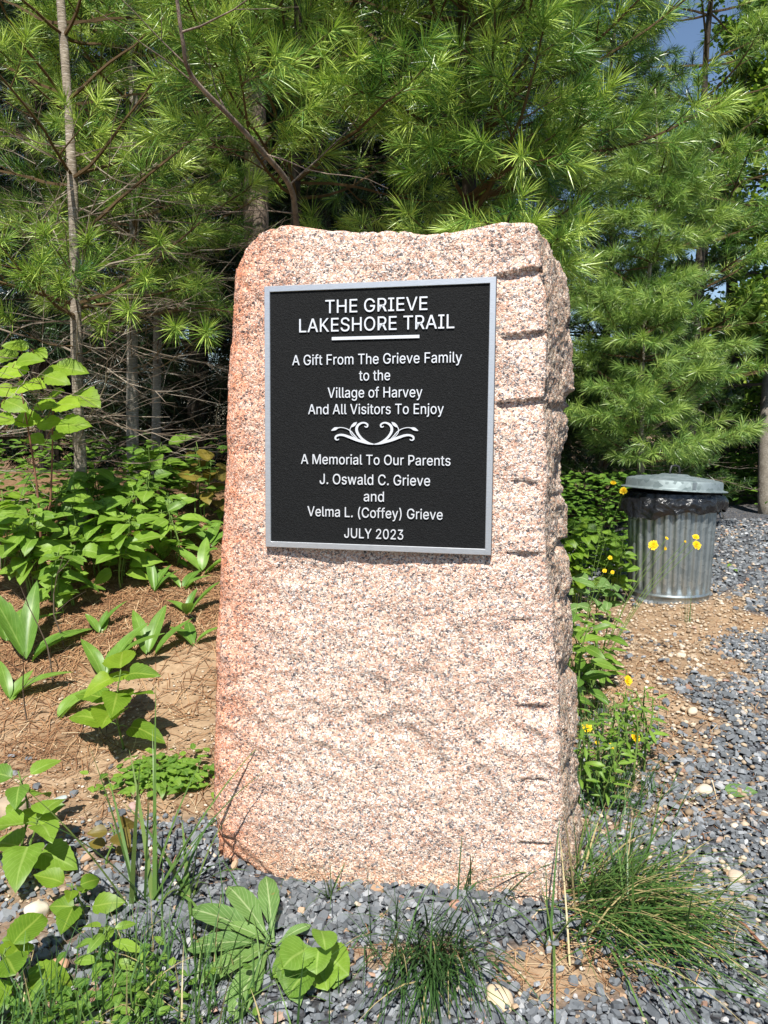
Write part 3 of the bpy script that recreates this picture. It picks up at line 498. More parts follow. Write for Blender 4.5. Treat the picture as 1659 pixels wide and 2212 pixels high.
't':(227,'204,379 204,327 6,327 6,379/65,471 126,471 126,98 127,83 130,70 136,61 144,55 156,51 170,50 185,51 202,54 213,2 192,-3 168,-4 138,-1 113,7 92,21 77,41 68,64 65,93'),
'u':(410,'182,-5 158,-3 135,2 115,11 97,23 82,39 69,59 60,82 54,109 53,139 53,379 114,379 114,144 116,117 124,94 137,75 154,61 175,53 200,50 218,51 234,55 249,62 263,71 274,83 283,97 290,113 295,132 296,153 296,379 357,379 357,0 298,0 298,92 307,92 294,60 277,35 257,17 234,5 209,-3'),
'v':(389,'163,0 17,379 84,379 165,155 187,87 206,21 184,21 203,87 224,155 305,379 371,379 226,0'),
'w':(567,'138,0 23,379 87,379 133,214 154,137 175,41 165,41 186,135 206,214 252,379 316,379 362,214 382,136 402,41 391,41 413,135 434,214 480,379 545,379 429,0 368,0 319,172 305,225 291,280 277,338 291,338 277,280 263,225 248,172 199,0'),
'y':(389,'47,-139 61,-86 71,-87 104,-89 113,-86 122,-81 130,-74 138,-64 145,-51 151,-36 163,-1 17,379 84,379 165,155 187,87 206,21 184,21 202,87 224,155 305,379 371,379 204,-58 196,-77 187,-93 177,-107 165,-119 153,-128 139,-136 125,-141 109,-144 91,-145 65,-143'),
' ':(187,''),}
GM = {}
def glyph_mesh(ch):                                              # one filled, extruded letter: vertices and faces
    if ch not in GM:
        cu = bpy.data.curves.new('glyph', 'CURVE'); cu.dimensions = '2D'; cu.fill_mode = 'BOTH'; cu.extrude = .05
        for sp_ in GLYPH[ch][1].split('/'):
            pts = [tuple(map(int, q.split(','))) for q in sp_.split()]; sl = cu.splines.new('POLY'); sl.points.add(len(pts)-1); sl.use_cyclic_u = True
            for k, (a_, b_) in enumerate(pts): sl.points[k].co = (a_/1000, b_/1000, 0, 1)
        to = bpy.data.objects.new('tmp', cu); C.objects.link(to); bpy.context.view_layer.update()
        me = bpy.data.meshes.new_from_object(to.evaluated_get(bpy.context.evaluated_depsgraph_get())); bpy.data.objects.remove(to); bpy.data.curves.remove(cu)
        GM[ch] = ([v.co[:] for v in me.vertices], [tuple(p.vertices) for p in me.polygons]); bpy.data.meshes.remove(me)
    return GM[ch]
def lettering(txt, x0, x1, zb, cap):                # plain grotesque letters, outlines in thousandths of an em
    x = 0.; V = []; Fc = []
    for ch in txt:
        if ch != ' ':
            vs, fs = glyph_mesh(ch); n0 = len(V); V += [(v[0]+x, v[1], v[2]) for v in vs]; Fc += [tuple(n0+q for q in f) for f in fs]
        x += (GLYPH[ch][0]+6)/1000
    co = np.array(V); sx = (x1-x0)*KX/(co[:, 0].max()-co[:, 0].min()); sz = cap/.509
    out = np.stack([x0*KX+(co[:, 0]-co[:, 0].min())*sx, np.where(co[:, 2] > 0, .0006, .0044), zb+co[:, 1]*sz], -1)
    me = bpy.data.meshes.new('lettering'); me.from_pydata(out.tolist(), [], Fc); me.materials.append(ml.m); me.update()
    o = bpy.data.objects.new('lettering', me); C.objects.link(o); o.parent = plq
for l in LINES: lettering(*l)
a = Acc(); box(a, .1592*KX, .3567*KX, .0006, .0044, .4827, .4897); a.build('rule', ml.m, plq)
ORN = [[(823, 511, 14), (740, 490, 24), (650, 440, 34), (590, 380, 36), (550, 310, 40), (548, 250, 40), (580, 200, 34), (640, 172, 26), (690, 178, 24), (722, 205, 24), (715, 235, 22), (690, 238, 16), (672, 224, 10)],
       [(823, 511, 14), (740, 500, 26), (640, 470, 40), (540, 440, 44), (430, 400, 40), (340, 370, 36), (270, 365, 32), (215, 385, 30), (200, 420, 26), (220, 443, 20), (250, 440, 14), (260, 425, 8)],
       [(560, 425, 10), (500, 360, 14), (450, 305, 14), (380, 265, 12), (300, 247, 12), (248, 252, 16), (200, 266, 46), (160, 284, 30), (132, 297, 4)],
       [(530, 415, 10), (470, 365, 12), (440, 310, 12), (443, 265, 12), (458, 238, 14), (476, 222, 36), (515, 190, 44), (536, 172, 20), (550, 160, 4)]]
def catmull(p, n=8):
    p = np.asarray(p, float); p = np.vstack([2*p[0]-p[1], p, 2*p[-1]-p[-2]]); out = []
    for k in range(1, len(p)-2):
        for t in np.linspace(0, 1, n, endpoint=False):
            out.append(.5*((2*p[k])+(-p[k-1]+p[k+1])*t+(2*p[k-1]-5*p[k]+4*p[k+1]-p[k+2])*t*t+(-p[k-1]+3*p[k]-3*p[k+1]+p[k+2])*t**3))
    out.append(p[-2]); return np.array(out)
a = Acc(); kx = (.3566-.1579)*KX/(1523-130); kz = (.2963-.2444)/(520-160); lv = 0
for mir in (1, -1):
    for st in ORN:
        c = catmull(st); c[:, 2] = np.maximum(c[:, 2], 3); tg = nrm(np.gradient(c[:, :2], axis=0)); nn = np.stack([-tg[:, 1], tg[:, 0]], -1)
        lft = c[:, :2]+nn*c[:, 2:]/2; rgt = c[:, :2]-nn*c[:, 2:]/2; lv += 1; f = .0006+lv*.00004
        def mp2(p, d): return np.stack([(.1579*KX)+((p[:, 0]-130) if mir == 1 else (1516-(p[:, 0]-130)-130+7))*kx, np.full(len(p), d), .2444+(520-p[:, 1])*kz], -1)
        n = len(c); v = np.concatenate([mp2(lft, f), mp2(rgt, f), mp2(lft, .0044), mp2(rgt, .0044)]); k = np.arange(n-1)
        a.add(v, np.concatenate([np.stack([k, k+1, n+k+1, n+k], -1), np.stack([k, 2*n+k, 2*n+k+1, k+1], -1), np.stack([n+k, n+k+1, 3*n+k+1, 3*n+k], -1)]))
a.build('scroll_ornament', ml.m, plq)

# ------------------------------------------------------------------ galvanised bin and its liner
def galv(name, lo, hi, rough):
    m = M(name, rough, .5, .9); vo = m.vor(34); s = m.n('ShaderNodeSeparateColor', {0: vo.outputs['Color']}).outputs[0]
    n = m.noise(5, 6, .65); f = m.math('ADD', m.math('MULTIPLY', s, .35), m.math('MULTIPLY', n, .65)); m.color(m.ramp(f, [(.25, lo), (.7, hi)]))
    m.link(m.ramp(f, [(.2, (rough+.12,)*3), (.8, (rough-.08,)*3)]), m.b.inputs['Roughness']); m.bump(m.noise(120, 3), .05, .002); return m.m
mlid = galv('dull_lid_steel', (.16, .20, .205), (.31, .36, .365), .72)
mg = galv('galvanised_steel', (.22, .25, .255), (.44, .485, .49), .44)
can = thing('trash_can', 'ribbed galvanised steel trash can with a lid and black liner at the path edge', 'trash can', on(1.88, 5.0), None, .15)
RB_, RT_, HC = .250, .275, .70
def lathe(acc, prof, n=96, rad=None, mi=0, tint=.5):
    th = np.arange(n)*2*math.pi/n; v = []
    for k, (r, z) in enumerate(prof):
        rr = rad(k, r, z, th) if rad else np.full(n, r); v.append(np.stack([rr*np.cos(th), rr*np.sin(th), np.full(n, z) if np.isscalar(z) else z], -1))
    v = np.concatenate(v); m = len(prof); i, j = np.meshgrid(np.arange(m-1), np.arange(n), indexing='ij'); j2 = (j+1) % n
    acc.add(v, np.stack([i*n+j, i*n+j2, (i+1)*n+j2, (i+1)*n+j], -1).reshape(-1, 4), None, tint, None, mi)
a = Acc(); rz = lambda z: RB_+(RT_-RB_)*z/HC
prof = [(.0, .004), (RB_-.004, .004), (RB_+.004, .0), (RB_+.006, .008), (RB_+.002, .016), (rz(.045), .045), (rz(.05)+.006, .050), (rz(.055)+.007, .056), (rz(.06)+.001, .062), (rz(.07), .07)]
prof += [(rz(z), z) for z in np.linspace(.085, .62, 22)]+[(rz(.65), .65), (rz(.69), .69), (RT_+.008, .694), (RT_+.008, .704), (RT_-.004, .704), (RT_-.01, .60)]
def flute(k, r, z, th):
    amp = .0075*float(sm(.072, .10, z)*(1-sm(.59, .63, z))); c = np.cos(th*26); return r+amp*np.sign(c)*np.abs(c)**.35-amp*.6
lathe(a, prof, 416, flute); a.build('body', mg, can, True)
LID = []
a = Acc(); lp = [(.325, .0), (.330, .003), (.325, .007), (.302, .011), (.298, .018), (.297, .056), (.290, .064), (.262, .071)]
for r0 in (.235, .185, .135): lp += [(r0+.012, .066+(.262-r0)*.10), (r0+.004, .074+(.262-r0)*.10), (r0-.012, .076+(.262-r0)*.10), (r0-.022, .071+(.262-r0)*.10)]
lp += [(.08, .100), (.0, .101)]
lathe(a, lp, 120); lid = a.build('lid', mlid, can, True); lid.location = (.004, 0, .718); lid.rotation_euler = (R(-1), R(3.2), 0)
a = Acc(); tube(a, [(-.055, 0, .096), (-.055, 0, .12), (-.04, 0, .15), (0, 0, .156), (.04, 0, .15), (.055, 0, .12), (.055, 0, .096)], .007, 8)
mk = M('dark_steel', .5, .4, .5); mk.color((.05, .05, .05)); hd = a.build('lid_handle', mk.m, lid, True); hd.rotation_euler = (0, 0, .5)
a = Acc(); box(a, -.012, .012, -.3025, -.296, .016, .058); a.build('seam', mg, lid).rotation_euler = (0, 0, -.10)
for ang in (-.32, math.pi+.22):
    a = Acc(); r = RT_+.004; pts = [(r, -.05, .60), (r+.012, -.05, .595), (r+.03, -.048, .555), (r+.03, -.03, .535), (r+.03, .03, .535), (r+.03, .048, .555), (r+.012, .05, .595), (r, .05, .60)]
    tube(a, pts, .0045, 7); a.build('handle', mg, can, True).rotation_euler = (0, 0, ang)
mbag = M('black_plastic_film', .2, .7); mbag.color((.010, .010, .011)); mbag.bump(mbag.noise(16, 6, .65, dist=1.2), .55, .02)
bag = Acc(); n = 260; th = np.arange(n)*2*math.pi/n; rows = []
for k, t in enumerate(np.linspace(0, 1, 22)):
    hem = .135+.022*np.sin(th*2+.6)+.012*np.sin(th*5+1)+.006*np.sin(th*13)
    z = .712-t*hem-.0*th
    bul = .036*np.exp(-((np.angle(np.exp(1j*(th+.35))))/.40)**2)*np.sin(t*2.6)+.045*np.exp(-((np.angle(np.exp(1j*(th-3.3))))/.45)**2)*t
    fold = np.array([.022*t*mn.fractal(Vector((math.cos(q)*3.2, math.sin(q)*3.2, t*.9)), 1., 2., 3)+.007*mn.ridged_multi_fractal(Vector((math.cos(q)*5, math.sin(q)*5, t*2.2+q*.6)), 1., 2., 3, 1., 2.)-.007 for q in th])
    rr = .286+.012*math.sin(t*3)+fold+bul+.008*t
    rows.append(np.stack([rr*np.cos(th), rr*np.sin(th), z], -1))
rows = [np.stack([.262*np.cos(th), .262*np.sin(th), 0*th+.60], -1), np.stack([.262*np.cos(th), .262*np.sin(th), 0*th+.70], -1), np.stack([.272*np.cos(th), .272*np.sin(th), 0*th+.712], -1)]+rows
v = np.concatenate(rows); m_ = len(rows); i, j = np.meshgrid(np.arange(m_-1), np.arange(n), indexing='ij'); j2 = (j+1) % n
bag.add(v, np.stack([i*n+j, i*n+j2, (i+1)*n+j2, (i+1)*n+j], -1).reshape(-1, 4))
bo = bag.build('bin_liner', mbag.m, None, True); bo.location = can.location; tag(bo, 'crumpled black plastic liner folded over the rim of the trash can', 'bin liner')

# ------------------------------------------------------------------ pines
def tufts(acc, T, k, wd, nl, rng, spread=(.35, 1.25), seg=.06):
    # T rows: pos(3) dir(3) scale tint ; k needles each
    T = np.asarray(T, float); n = len(T)
    if not n: return
    D = nrm(T[:, 3:6]); A = nrm(np.cross(D, np.array([.23, .31, .92]))); B = np.cross(D, A); s = T[:, 6]
    u = rng.uniform(0, 1, (n, k)); ph = rng.uniform(0, 6.283, (n, k)); th = spread[1]+(spread[0]-spread[1])*u+rng.normal(0, .13, (n, k))
    st = T[:, None, :3]+D[:, None]*((u-.6)*seg*s[:, None])[..., None]
    d = D[:, None]*np.cos(th)[..., None]+(A[:, None]*np.cos(ph)[..., None]+B[:, None]*np.sin(ph)[..., None])*np.sin(th)[..., None]
    d[..., 2] -= .10; d = nrm(d); L = nl*s[:, None]*rng.uniform(.75, 1.1, (n, k))
    sd = nrm(np.cross(d, rng.normal(0, 1, (n, k, 3))))*(wd*np.sqrt(s))[:, None, None]/2
    tip = st+d*L[..., None]; tip[..., 2] -= .06*L
    v = np.stack([st+sd*.7, st-sd*.7, st+d*(L*.55)[..., None]-sd, tip, st+d*(L*.55)[..., None]+sd], 2)
    b = np.arange(n*k)*5
    tint = np.clip(T[:, 7][:, None]+rng.normal(0, .2, (n, k)), 0, 1)
    acc.add(v.reshape(-1, 3), np.stack([b, b+1, b+2, b+4], -1), np.stack([b+4, b+2, b+3], -1), np.repeat(tint.ravel(), 5))
class Grow:
    def __init__(s, seed): s.r = np.random.RandomState(seed); s.S = []; s.T = []; s.D = []; s.ts = .055; s.tl = .24
    def rn(s, a, b): return s.r.uniform(a, b)
    def twig(s, p, d, L, r, lv, tone, live, dens):
        step = .075; n = max(2, int(L/step)); pts = [p.copy()]; d = d.copy(); dd = []
        for k in range(n):
            d = nrm(d+s.r.normal(0, .07 if live else .13, 3)+np.array([0, 0, .035 if live else -.01])); p = p+d*L/n; pts.append(p); dd.append(d)
        dst = s.S if live else s.D
        for k in range(n): dst.append((*pts[k], r*(1-.75*k/n), *pts[k+1], r*(1-.75*(k+1)/n)))
        if lv > 0:
            side = 1; start = int(n*.22)
            for k in range(start, n):
                if s.r.rand() > dens: continue
                side = -side; dk = dd[k]; lat = nrm(np.cross(dk, np.array([0, 0, 1.])))*side; rem = L*(1-k/n)
                l2 = (.12+.42*rem)*s.rn(.6, 1.1)
                if live: l2 = min(l2, .6)
                d2 = nrm(dk*s.rn(.6, .9)+lat*s.rn(.6, 1.)+np.array([0, 0, s.rn(-.18, .28)]))
                s.twig(pts[k], d2, l2, max(.0016, r*.5*(1-.6*k/n)), lv-1, tone, live, dens)
        if live:
            m = max(1, int(min(L*.8, s.tl)/s.ts))
            for k in range(m+1):
                f = 1-k*s.ts/max(L, .06)
                if f < .1: break
                q = np.array(pts); x = f*n; i = min(n-1, int(x)); pos = q[i]+(q[i+1]-q[i])*(x-i)
                s.T.append((*pos, *dd[i], (1.0 if k == 0 else .85)*s.rn(.75, 1.15), np.clip(tone+s.r.normal(0, .2)-(.10 if k > 1 else 0)+(.1 if k == 0 else 0), 0, 1), k == 0))
def pine(name, label, base, H, r0, lean=(0, 0), live=(1.7, 99), wh=.32, nb=5, bl=lambda z: 1., seed=1, tone=.45, kt=(66, 22), wd=.0030, nl=.118, dens=.9, lv=2, dead=(.2, 1.7), ndead=14, dl=.8, mat='needle', bmat='bark_smooth', aim=None, group='pines behind the monument', cat='tree', back=.5, ts=.08, tl=.2, sprays=()):
    g = Grow(seed); g.ts = ts; g.tl = tl; base = np.asarray(base, float); H_ = H
    def tp(z): t = z/H_; return base+np.array([lean[0]*z+.03*math.sin(z*2.1+seed)*t*2, lean[1]*z+.03*math.sin(z*1.7+seed*2)*t*2, z])
    root = thing(name, label, cat, base, group)
    zz = np.linspace(-.12, H, 40); ta = Acc()
    tube(ta, [tp(z) for z in zz], [r0*(1.25 if z < 0 else 1)*(1-.86*max(z, 0)/H)*(1+.06*math.sin(z*9+seed)) for z in zz], 14)
    ta.build('trunk', MAT[bmat], root, True, loc=base)
    z = live[0]
    while z < min(H-.15, live[1]):
        ph0 = g.rn(0, 6.28)
        for k in range(nb):
            ph = ph0+k*6.283/nb+g.rn(-.3, .3); L = bl(z)*g.rn(.7, 1.15)
            d = np.array([math.cos(ph), math.sin(ph), g.rn(.0, .35)])
            if aim is not None and g.r.rand() < aim[2]: d = np.array([aim[0]+g.rn(-.5, .5), aim[1]+g.rn(-.5, .5), g.rn(-.05, .3)])
            dn = dens*(back if d[1] > .3 else 1.)
            if z-live[0] < .35 and g.r.rand() < .25: continue
            g.twig(tp(z+g.rn(-.05, .05)), nrm(d), L, r0*.26*(1-.5*z/H)+.003, lv, tone, True, dn)
        z += wh*g.rn(.85, 1.15)
    for k in range(ndead):
        z = g.rn(*dead); ph = g.rn(0, 6.28); d = nrm(np.array([math.cos(ph), .6*math.sin(ph), g.rn(-.4, .65)]))
        g.twig(tp(z), d, dl*g.rn(.5, 1.3),   .0042*g.rn(.6, 1.2), 2, 0, False, .5)
    for (px, py, Yd) in sprays:                                 # single long twigs ending in one open tuft of needles
        q = P(px, py, Yd); z = q[2]-base[2]-.1; p0 = tp(z); c = catmull([p0, p0*.5+q*.5+np.array([0, 0, -.05]), q], 5)
        for k in range(len(c)-1): g.S.append((*c[k], .004-.0025*k/len(c), *c[k+1], .004-.0025*(k+1)/len(c)))
        dq = nrm(nrm(c[-1]-c[-3])+np.array([0, -.6, .2])); g.T.append((*q, *dq, 1.0, .78, 1.)); g.T.append((*(q-dq*.04), *dq, .9, .6, 1.))
    ba = Acc(); segs(ba, g.S, 4, .35)
    if g.D: segs(ba, g.D, 4, np.repeat(g.r.uniform(.25, 1., len(g.D)), 8), mi=1)
    ba.build('branches', [MAT['twig_live'], MAT['twig']], root, False, loc=base)
    if g.T:
        T = np.array(g.T); na = Acc(); tipm = T[:, 8] > .5
        tufts(na, T[tipm], kt[0], wd, nl, g.r); tufts(na, T[~tipm], kt[1], wd, nl*.92, g.r, (.45, 1.1))
        na.build('crown', MAT[mat], root, False, loc=base)
    return root, len(g.T)
NT = {}
def tree_at(px, py, Yd): p = P(px, py, Yd); return on(p[0], Yd, -.02)
top = lambda lo, hi, zf=3.0: (lambda z: lo if z < zf else max(hi, lo-(z-zf)*1.4))    # short boughs above, so sun reaches the lower ones
r_, NT['a'] = pine('pine_tree', 'young pine with smooth ringed grey trunk, nearest trunk on the left bank', tree_at(178, 1075, 3.9), 6.2, .030, (.004, .0), (1.15, 4.4), .36, 5, top(.95, .3, 2.9), 11, .6, dead=(.25, 2.), ndead=48, dl=1.1, dens=.27, sprays=((131, 615, 3.5), (70, 594, 3.4), (8, 680, 3.5), (190, 515, 3.6), (222, 703, 3.6), (95, 500, 3.5)))
r_, NT['b'] = pine('pine_tree', 'slender pine with pale trunk leaning right, second from the smooth ringed trunk', tree_at(285, 990, 4.7), 6.0, .037, (.035, 0), (1.0, 4.8), .32, 5, top(1.0, .4), 23, .6, dead=(.1, 2.), ndead=44, bmat='bark_pale', dens=.40, sprays=((279, 672, 3.5), (314, 602, 3.6), (379, 707, 3.5), (446, 716, 3.45), (427, 615, 3.6), (345, 520, 3.7), (300, 560, 3.9)))
r_, NT['c'] = pine('pine_tree', 'thin pale pine trunk leaning right just left of the monument', tree_at(335, 985, 5.1), 5.5, .031, (.03, 0), (1.15, 4.8), .34, 5, top(1.0, .4), 31, .56, dead=(.1, 2.1), ndead=44, bmat='bark_pale', dens=.45)
r_, NT['d'] = pine('pine_tree', 'old pine with thick rough brown trunk behind the upper left of the monument', tree_at(560, 1000, 5.6), 8.5, .105, (0, 0), (3.0, 8), .5, 5, top(1.6, .8, 4), 41, .36, dead=(1.1, 2.8), ndead=14, bmat='bark_rough', dens=.5, wd=.004, kt=(44, 18), dl=1.2, nl=.13)
r_, NT['e'] = pine('pine_tree', 'slim pine trunk right of the thick rough trunk, full green boughs overhead', tree_at(645, 1000, 3.75), 6.0, .03, (.0, 0), (1.75, 5.), .30, 6, top(1.15, .35, 2.75), 53, .58, dead=(.8, 1.7), ndead=10, bmat='bark_dark', aim=(-.2, -1, .4), dens=.5)
r_, NT['f'] = pine('pine_tree', 'big pine whose long bright boughs spread above the right of the monument', tree_at(1000, 1000, 3.7), 6.4, .045, (.0, 0), (1.40, 5.5), .23, 6, lambda z: (.62+.5*(z-1.4) if z < 2.85 else max(.4, 1.35-(z-2.85)*1.5)), 61, .58, dead=(.6, 1.4), ndead=4, bmat='bark_dark', aim=(.5, -.75, .45), dens=.5)
r_, NT['g'] = pine('pine_tree', 'soft feathery light green young pine right of the monument', tree_at(1385, 1000, 6.3), 3.7, .035, (.0, 0), (.85, 3.4), .25, 7, lambda z: max(.3, 1.02-.2*z), 71, .66, kt=(46, 24), wd=.0036, nl=.11, ndead=16, dead=(.2, 1.3), dl=.7, mat='needle_soft', bmat='bark_smooth', ts=.06, tl=.22, dens=.75)
r_, NT['h'] = pine('pine_tree', 'taller darker pine behind the feathery light green one', tree_at(1490, 1000, 7.9), 7.5, .06, (.0, 0), (1.6, 7.),   .42, 5, top(1.0, .5, 5), 83, .5, kt=(46, 18), wd=.0042, nl=.14, ndead=14, dead=(.6, 2.5), bmat='bark_dark', dens=.36)
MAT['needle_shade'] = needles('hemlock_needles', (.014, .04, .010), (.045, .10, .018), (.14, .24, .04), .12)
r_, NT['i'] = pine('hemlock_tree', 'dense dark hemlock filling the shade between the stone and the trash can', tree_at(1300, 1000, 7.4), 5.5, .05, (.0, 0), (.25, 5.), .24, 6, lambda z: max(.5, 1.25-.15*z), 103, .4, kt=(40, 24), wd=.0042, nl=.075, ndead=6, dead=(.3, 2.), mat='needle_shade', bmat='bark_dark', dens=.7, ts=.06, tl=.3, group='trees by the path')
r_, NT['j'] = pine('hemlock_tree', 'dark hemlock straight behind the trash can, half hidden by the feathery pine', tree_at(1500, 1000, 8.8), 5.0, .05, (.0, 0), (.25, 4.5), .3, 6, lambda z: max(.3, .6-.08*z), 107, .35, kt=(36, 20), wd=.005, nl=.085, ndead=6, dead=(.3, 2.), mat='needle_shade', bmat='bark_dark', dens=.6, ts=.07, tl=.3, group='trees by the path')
print('TUFTS', NT)

# bare dark stem leaning through the boughs
lt = thing('leaning_stem', 'bare dark crooked stem leaning across the boughs, above the upper left of the monument', 'dead tree', on(.02, 4.0))
a = Acc(); pts = catmull([(*P(655, 640, 3.6),), (*P(640, 480, 3.35),), (*P(625, 400, 3.2),), (*P(560, 320, 3.0),), (*P(500, 255, 2.85),), (*P(415, 165, 2.7),), (*P(395, 90, 2.62),), (*P(375, -60, 2.55),)], 6)
pts = np.vstack([on(.02, 4.0, -.1), pts]); tube(a, pts, np.linspace(.014, .005, len(pts)), 8)
g = Grow(5)
for k in range(8, len(pts)-2, 5): g.twig(pts[k], nrm(np.array([g.rn(-1, 1), g.rn(-.4, .1), g.rn(-.1, .6)])), g.rn(.25, .5), .004, 1, 0, False, .4)
segs(a, g.D, 4); a.build('trunk', MAT['bark_rough'], lt, True, loc=on(.02, 4.0))

# ------------------------------------------------------------------ broadleaf tree at the right edge and far forest
def leafcloud(acc, P0, size, rng, tint, mi=0, asp=.6):
    n = len(P0); d = nrm(rng.normal(0, 1, (n, 3))*np.array([1, 1, .55])); u = nrm(np.cross(d, rng.normal(0, 1, (n, 3)))); L = size*rng.uniform(.6, 1.2, n)[:, None]
    v = np.stack([P0, P0+d*L*.45+u*L*asp*.5, P0+d*L, P0+d*L*.45-u*L*asp*.5], 1); b = np.arange(n)*4
    acc.add(v.reshape(-1, 3), np.stack([b, b+1, b+2, b+3], -1), None, np.repeat(tint, 4), None, mi)
def broadleaf(label, base, H, r0, z0, spread, seed, nleaf, size, tone, lean=(0, 0), bmat='bark_pale', aimx=0., name='broadleaf_tree'):
    g = Grow(seed); rng = g.r; base = np.asarray(base, float); root = thing(name, label, 'tree', base, 'trees by the path')
    tp = lambda z: base+np.array([lean[0]*z+.05*math.sin(z*1.3+seed), lean[1]*z, z]); a = Acc(); zz = np.linspace(-.15, H, 30)
    tube(a, [tp(z) for z in zz], [r0*(1-.8*max(z, 0)/H) for z in zz], 14); a.build('trunk', MAT[bmat], root, True, loc=base)
    z = z0
    while z < H-.2:
        for k in range(3):
            ph = g.rn(0, 6.28); d = nrm(np.array([math.cos(ph)+aimx*g.rn(0, 1), math.sin(ph), g.rn(-.1, .5)])); g.twig(tp(z), d, spread*g.rn(.5, 1.1)*(1-.4*z/H), r0*.22, 2, 0, False, .5)
        z += g.rn(.3, .55)
    ba = Acc(); segs(ba, g.D, 4, .12); ba.build('branches', MAT['twig'], root, False, loc=base)
    D = np.array(g.D); thin = D[D[:, 3] < r0*.16]; idx = rng.randint(0, len(thin), nleaf); f = rng.uniform(0, 1, (nleaf, 1))
    clump = rng.normal(0, .22, len(thin))[idx]
    p = thin[idx, 4:7]*f+thin[idx, :3]*(1-f)+rng.normal(0, .07, (nleaf, 3)); la = Acc(); leafcloud(la, p, size, rng, np.clip(tone+clump+rng.normal(0, .12, nleaf), 0, 1))
    la.build('crown', MAT['leaf_tree'], root, False, loc=base); return root
p = P(1642, 1000, 9.5); broadleaf('tall leafy tree with pale trunk at the right edge of the view', on(p[0]+.12, 9.5), 9, .11, 1.6, 1.9, 91, 36000, .095, .6)
p = P(1560, 1000, 12.); broadleaf('dark leafy tree between the feathery pine and the pale right trunk', on(p[0], 12), 8, .12, .8, 2.1, 93, 15000, .10, .4, bmat='bark_dark')
p = P(1800, 1000, 10.5); broadleaf('leafy tree overhanging the path from beyond the pale trunk', on(p[0], 10.5), 9, .14, .6, 2.2, 97, 14000, .10, .42, bmat='bark_dark')
# the wood beyond: one dark mass of trunks, boughs and needles
fo = Acc(); g = Grow(77); fr_ = g.r; sp = []
for x0, y0, hh in [(-6.5, 8.5, 10), (-5.2, 7.2, 9), (-4.1, 9.5, 10), (-3.3, 7.6, 9), (-2.4, 9.0, 11), (-1.7, 7.3, 9), (-.9, 8.4, 11), (-.2, 7.2, 10), (.3, 9.0, 11), (.8, 10.5, 10), (1.9, 9.6, 9), (2.9, 12., 2.6), (-7.8, 9.5, 10), (-1.3, 11.5, 11), (.2, 11.5, 11), (-4.8, 12, 11), (4.4, 15.5, 2.6), (6.0, 15, 2.6), (7.6, 14.5, 2.6), (9.2, 14, 2.6), (5.2, 13.8, 2.6), (6.8, 13.2, 2.4), (8.2, 12.6, 2.6), (-.6, 6.9, 8)]:
    b = on(x0, y0); zz = np.linspace(-.2, hh, 12); tube(fo, [b+np.array([.06*math.sin(z+x0), 0, z]) for z in zz], [.10*(1-.8*max(0, z)/hh) for z in zz], 8, .5, True, 1)
    z = .15+g.rn(0, .3)
    while z < hh:
        for k in range(6):
            ph = g.rn(0, 6.28); L = (1.9 if z < 4 else 1.9*(1-(z-4)/(hh-3.5)))*g.rn(.55, 1.1)+.2; d = np.array([math.cos(ph), math.sin(ph), g.rn(-.2, .15)]); q0 = b+np.array([0, 0, z]); q1 = q0+d*L
            sp.append((*q0, .018, *q1, .005)); m_ = int(22*L); f = fr_.uniform(.2, 1, m_)[:, None]; pp = q0+d*L*f+fr_.normal(0, .13, (m_, 3))*np.array([1, 1, .6])
            tt = fr_.normal(.35, .15)
            for q in pp: g.T.append((*q, *(nrm(d+fr_.normal(0, .5, 3))), 1., np.clip(tt+fr_.normal(0, .12), 0, 1)))
        z += g.rn(.32, .5)
segs(fo, sp, 4, .5, 1); T = np.array(g.T); k_ = fr_.rand(len(T)) < .85
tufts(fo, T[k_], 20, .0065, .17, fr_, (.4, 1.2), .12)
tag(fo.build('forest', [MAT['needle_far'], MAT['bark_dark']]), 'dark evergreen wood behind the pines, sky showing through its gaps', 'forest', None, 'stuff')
print('FOREST', len(T))

# ------------------------------------------------------------------ leafy plants
PROF = {'ovate': lambda t: np.sin(math.pi*np.clip(t, 0, 1)**.72)**.85, 'heart': lambda t: np.where(t < .12, .62+t*3., np.sin(math.pi*(t*.62+.38))**.9*1.02),
        'lance': lambda t: np.sin(math.pi*t**.85)**.75, 'spoon': lambda t: .16+.84*sm(.1, .6, t)*np.sqrt(np.clip(1-((t-.62)/.385)**2*(t > .62), 0, 1)), 'round': lambda t: np.sqrt(np.clip(1-(2*t-1)**2, 0, 1))*.98+.1*(1-t)}
def leaf(acc, p, d, up, L, W, shape='ovate', bend=.4, fold=.25, tint=.5, teeth=0., rng=random, n=9):
    d = nrm(d); up = nrm(up-d*np.dot(up, d)); sd = np.cross(d, up); t = np.linspace(0, 1, n); w_ = PROF[shape](t)*W/2
    if teeth: w_ = w_*(1+teeth*(np.arange(n) % 2-.5))
    w_[-1] = 0; ang = -bend*t; cx = np.cumsum(np.cos(ang))*L/n; cz = np.cumsum(np.sin(ang))*L/n
    mid = p+d*cx[:, None]+up*cz[:, None]; tup = up*np.cos(ang)[:, None]-d*np.sin(ang)[:, None]*-1
    rows = []; us = []
    for f, uu in ((-1, 0), (-.5, .25), (0, .5), (.5, .75), (1, 1)):
        rows.append(mid+sd*(f*w_)[:, None]+tup*(abs(f)**1.2*fold*w_)[:, None]+up*(.04*W*math.sin(3*f+p[0]*50)*np.sin(t*7+f))[:, None]); us.append(np.stack([np.full(n, uu), t], -1))
    v = np.stack(rows, 1).reshape(-1, 3); uv = np.stack(us, 1).reshape(-1, 2); i, j = np.meshgrid(np.arange(n-1), np.arange(4), indexing='ij')
    acc.add(v, np.stack([i*5+j, i*5+j+1, (i+1)*5+j+1, (i+1)*5+j], -1).reshape(-1, 4), None, tint, uv)
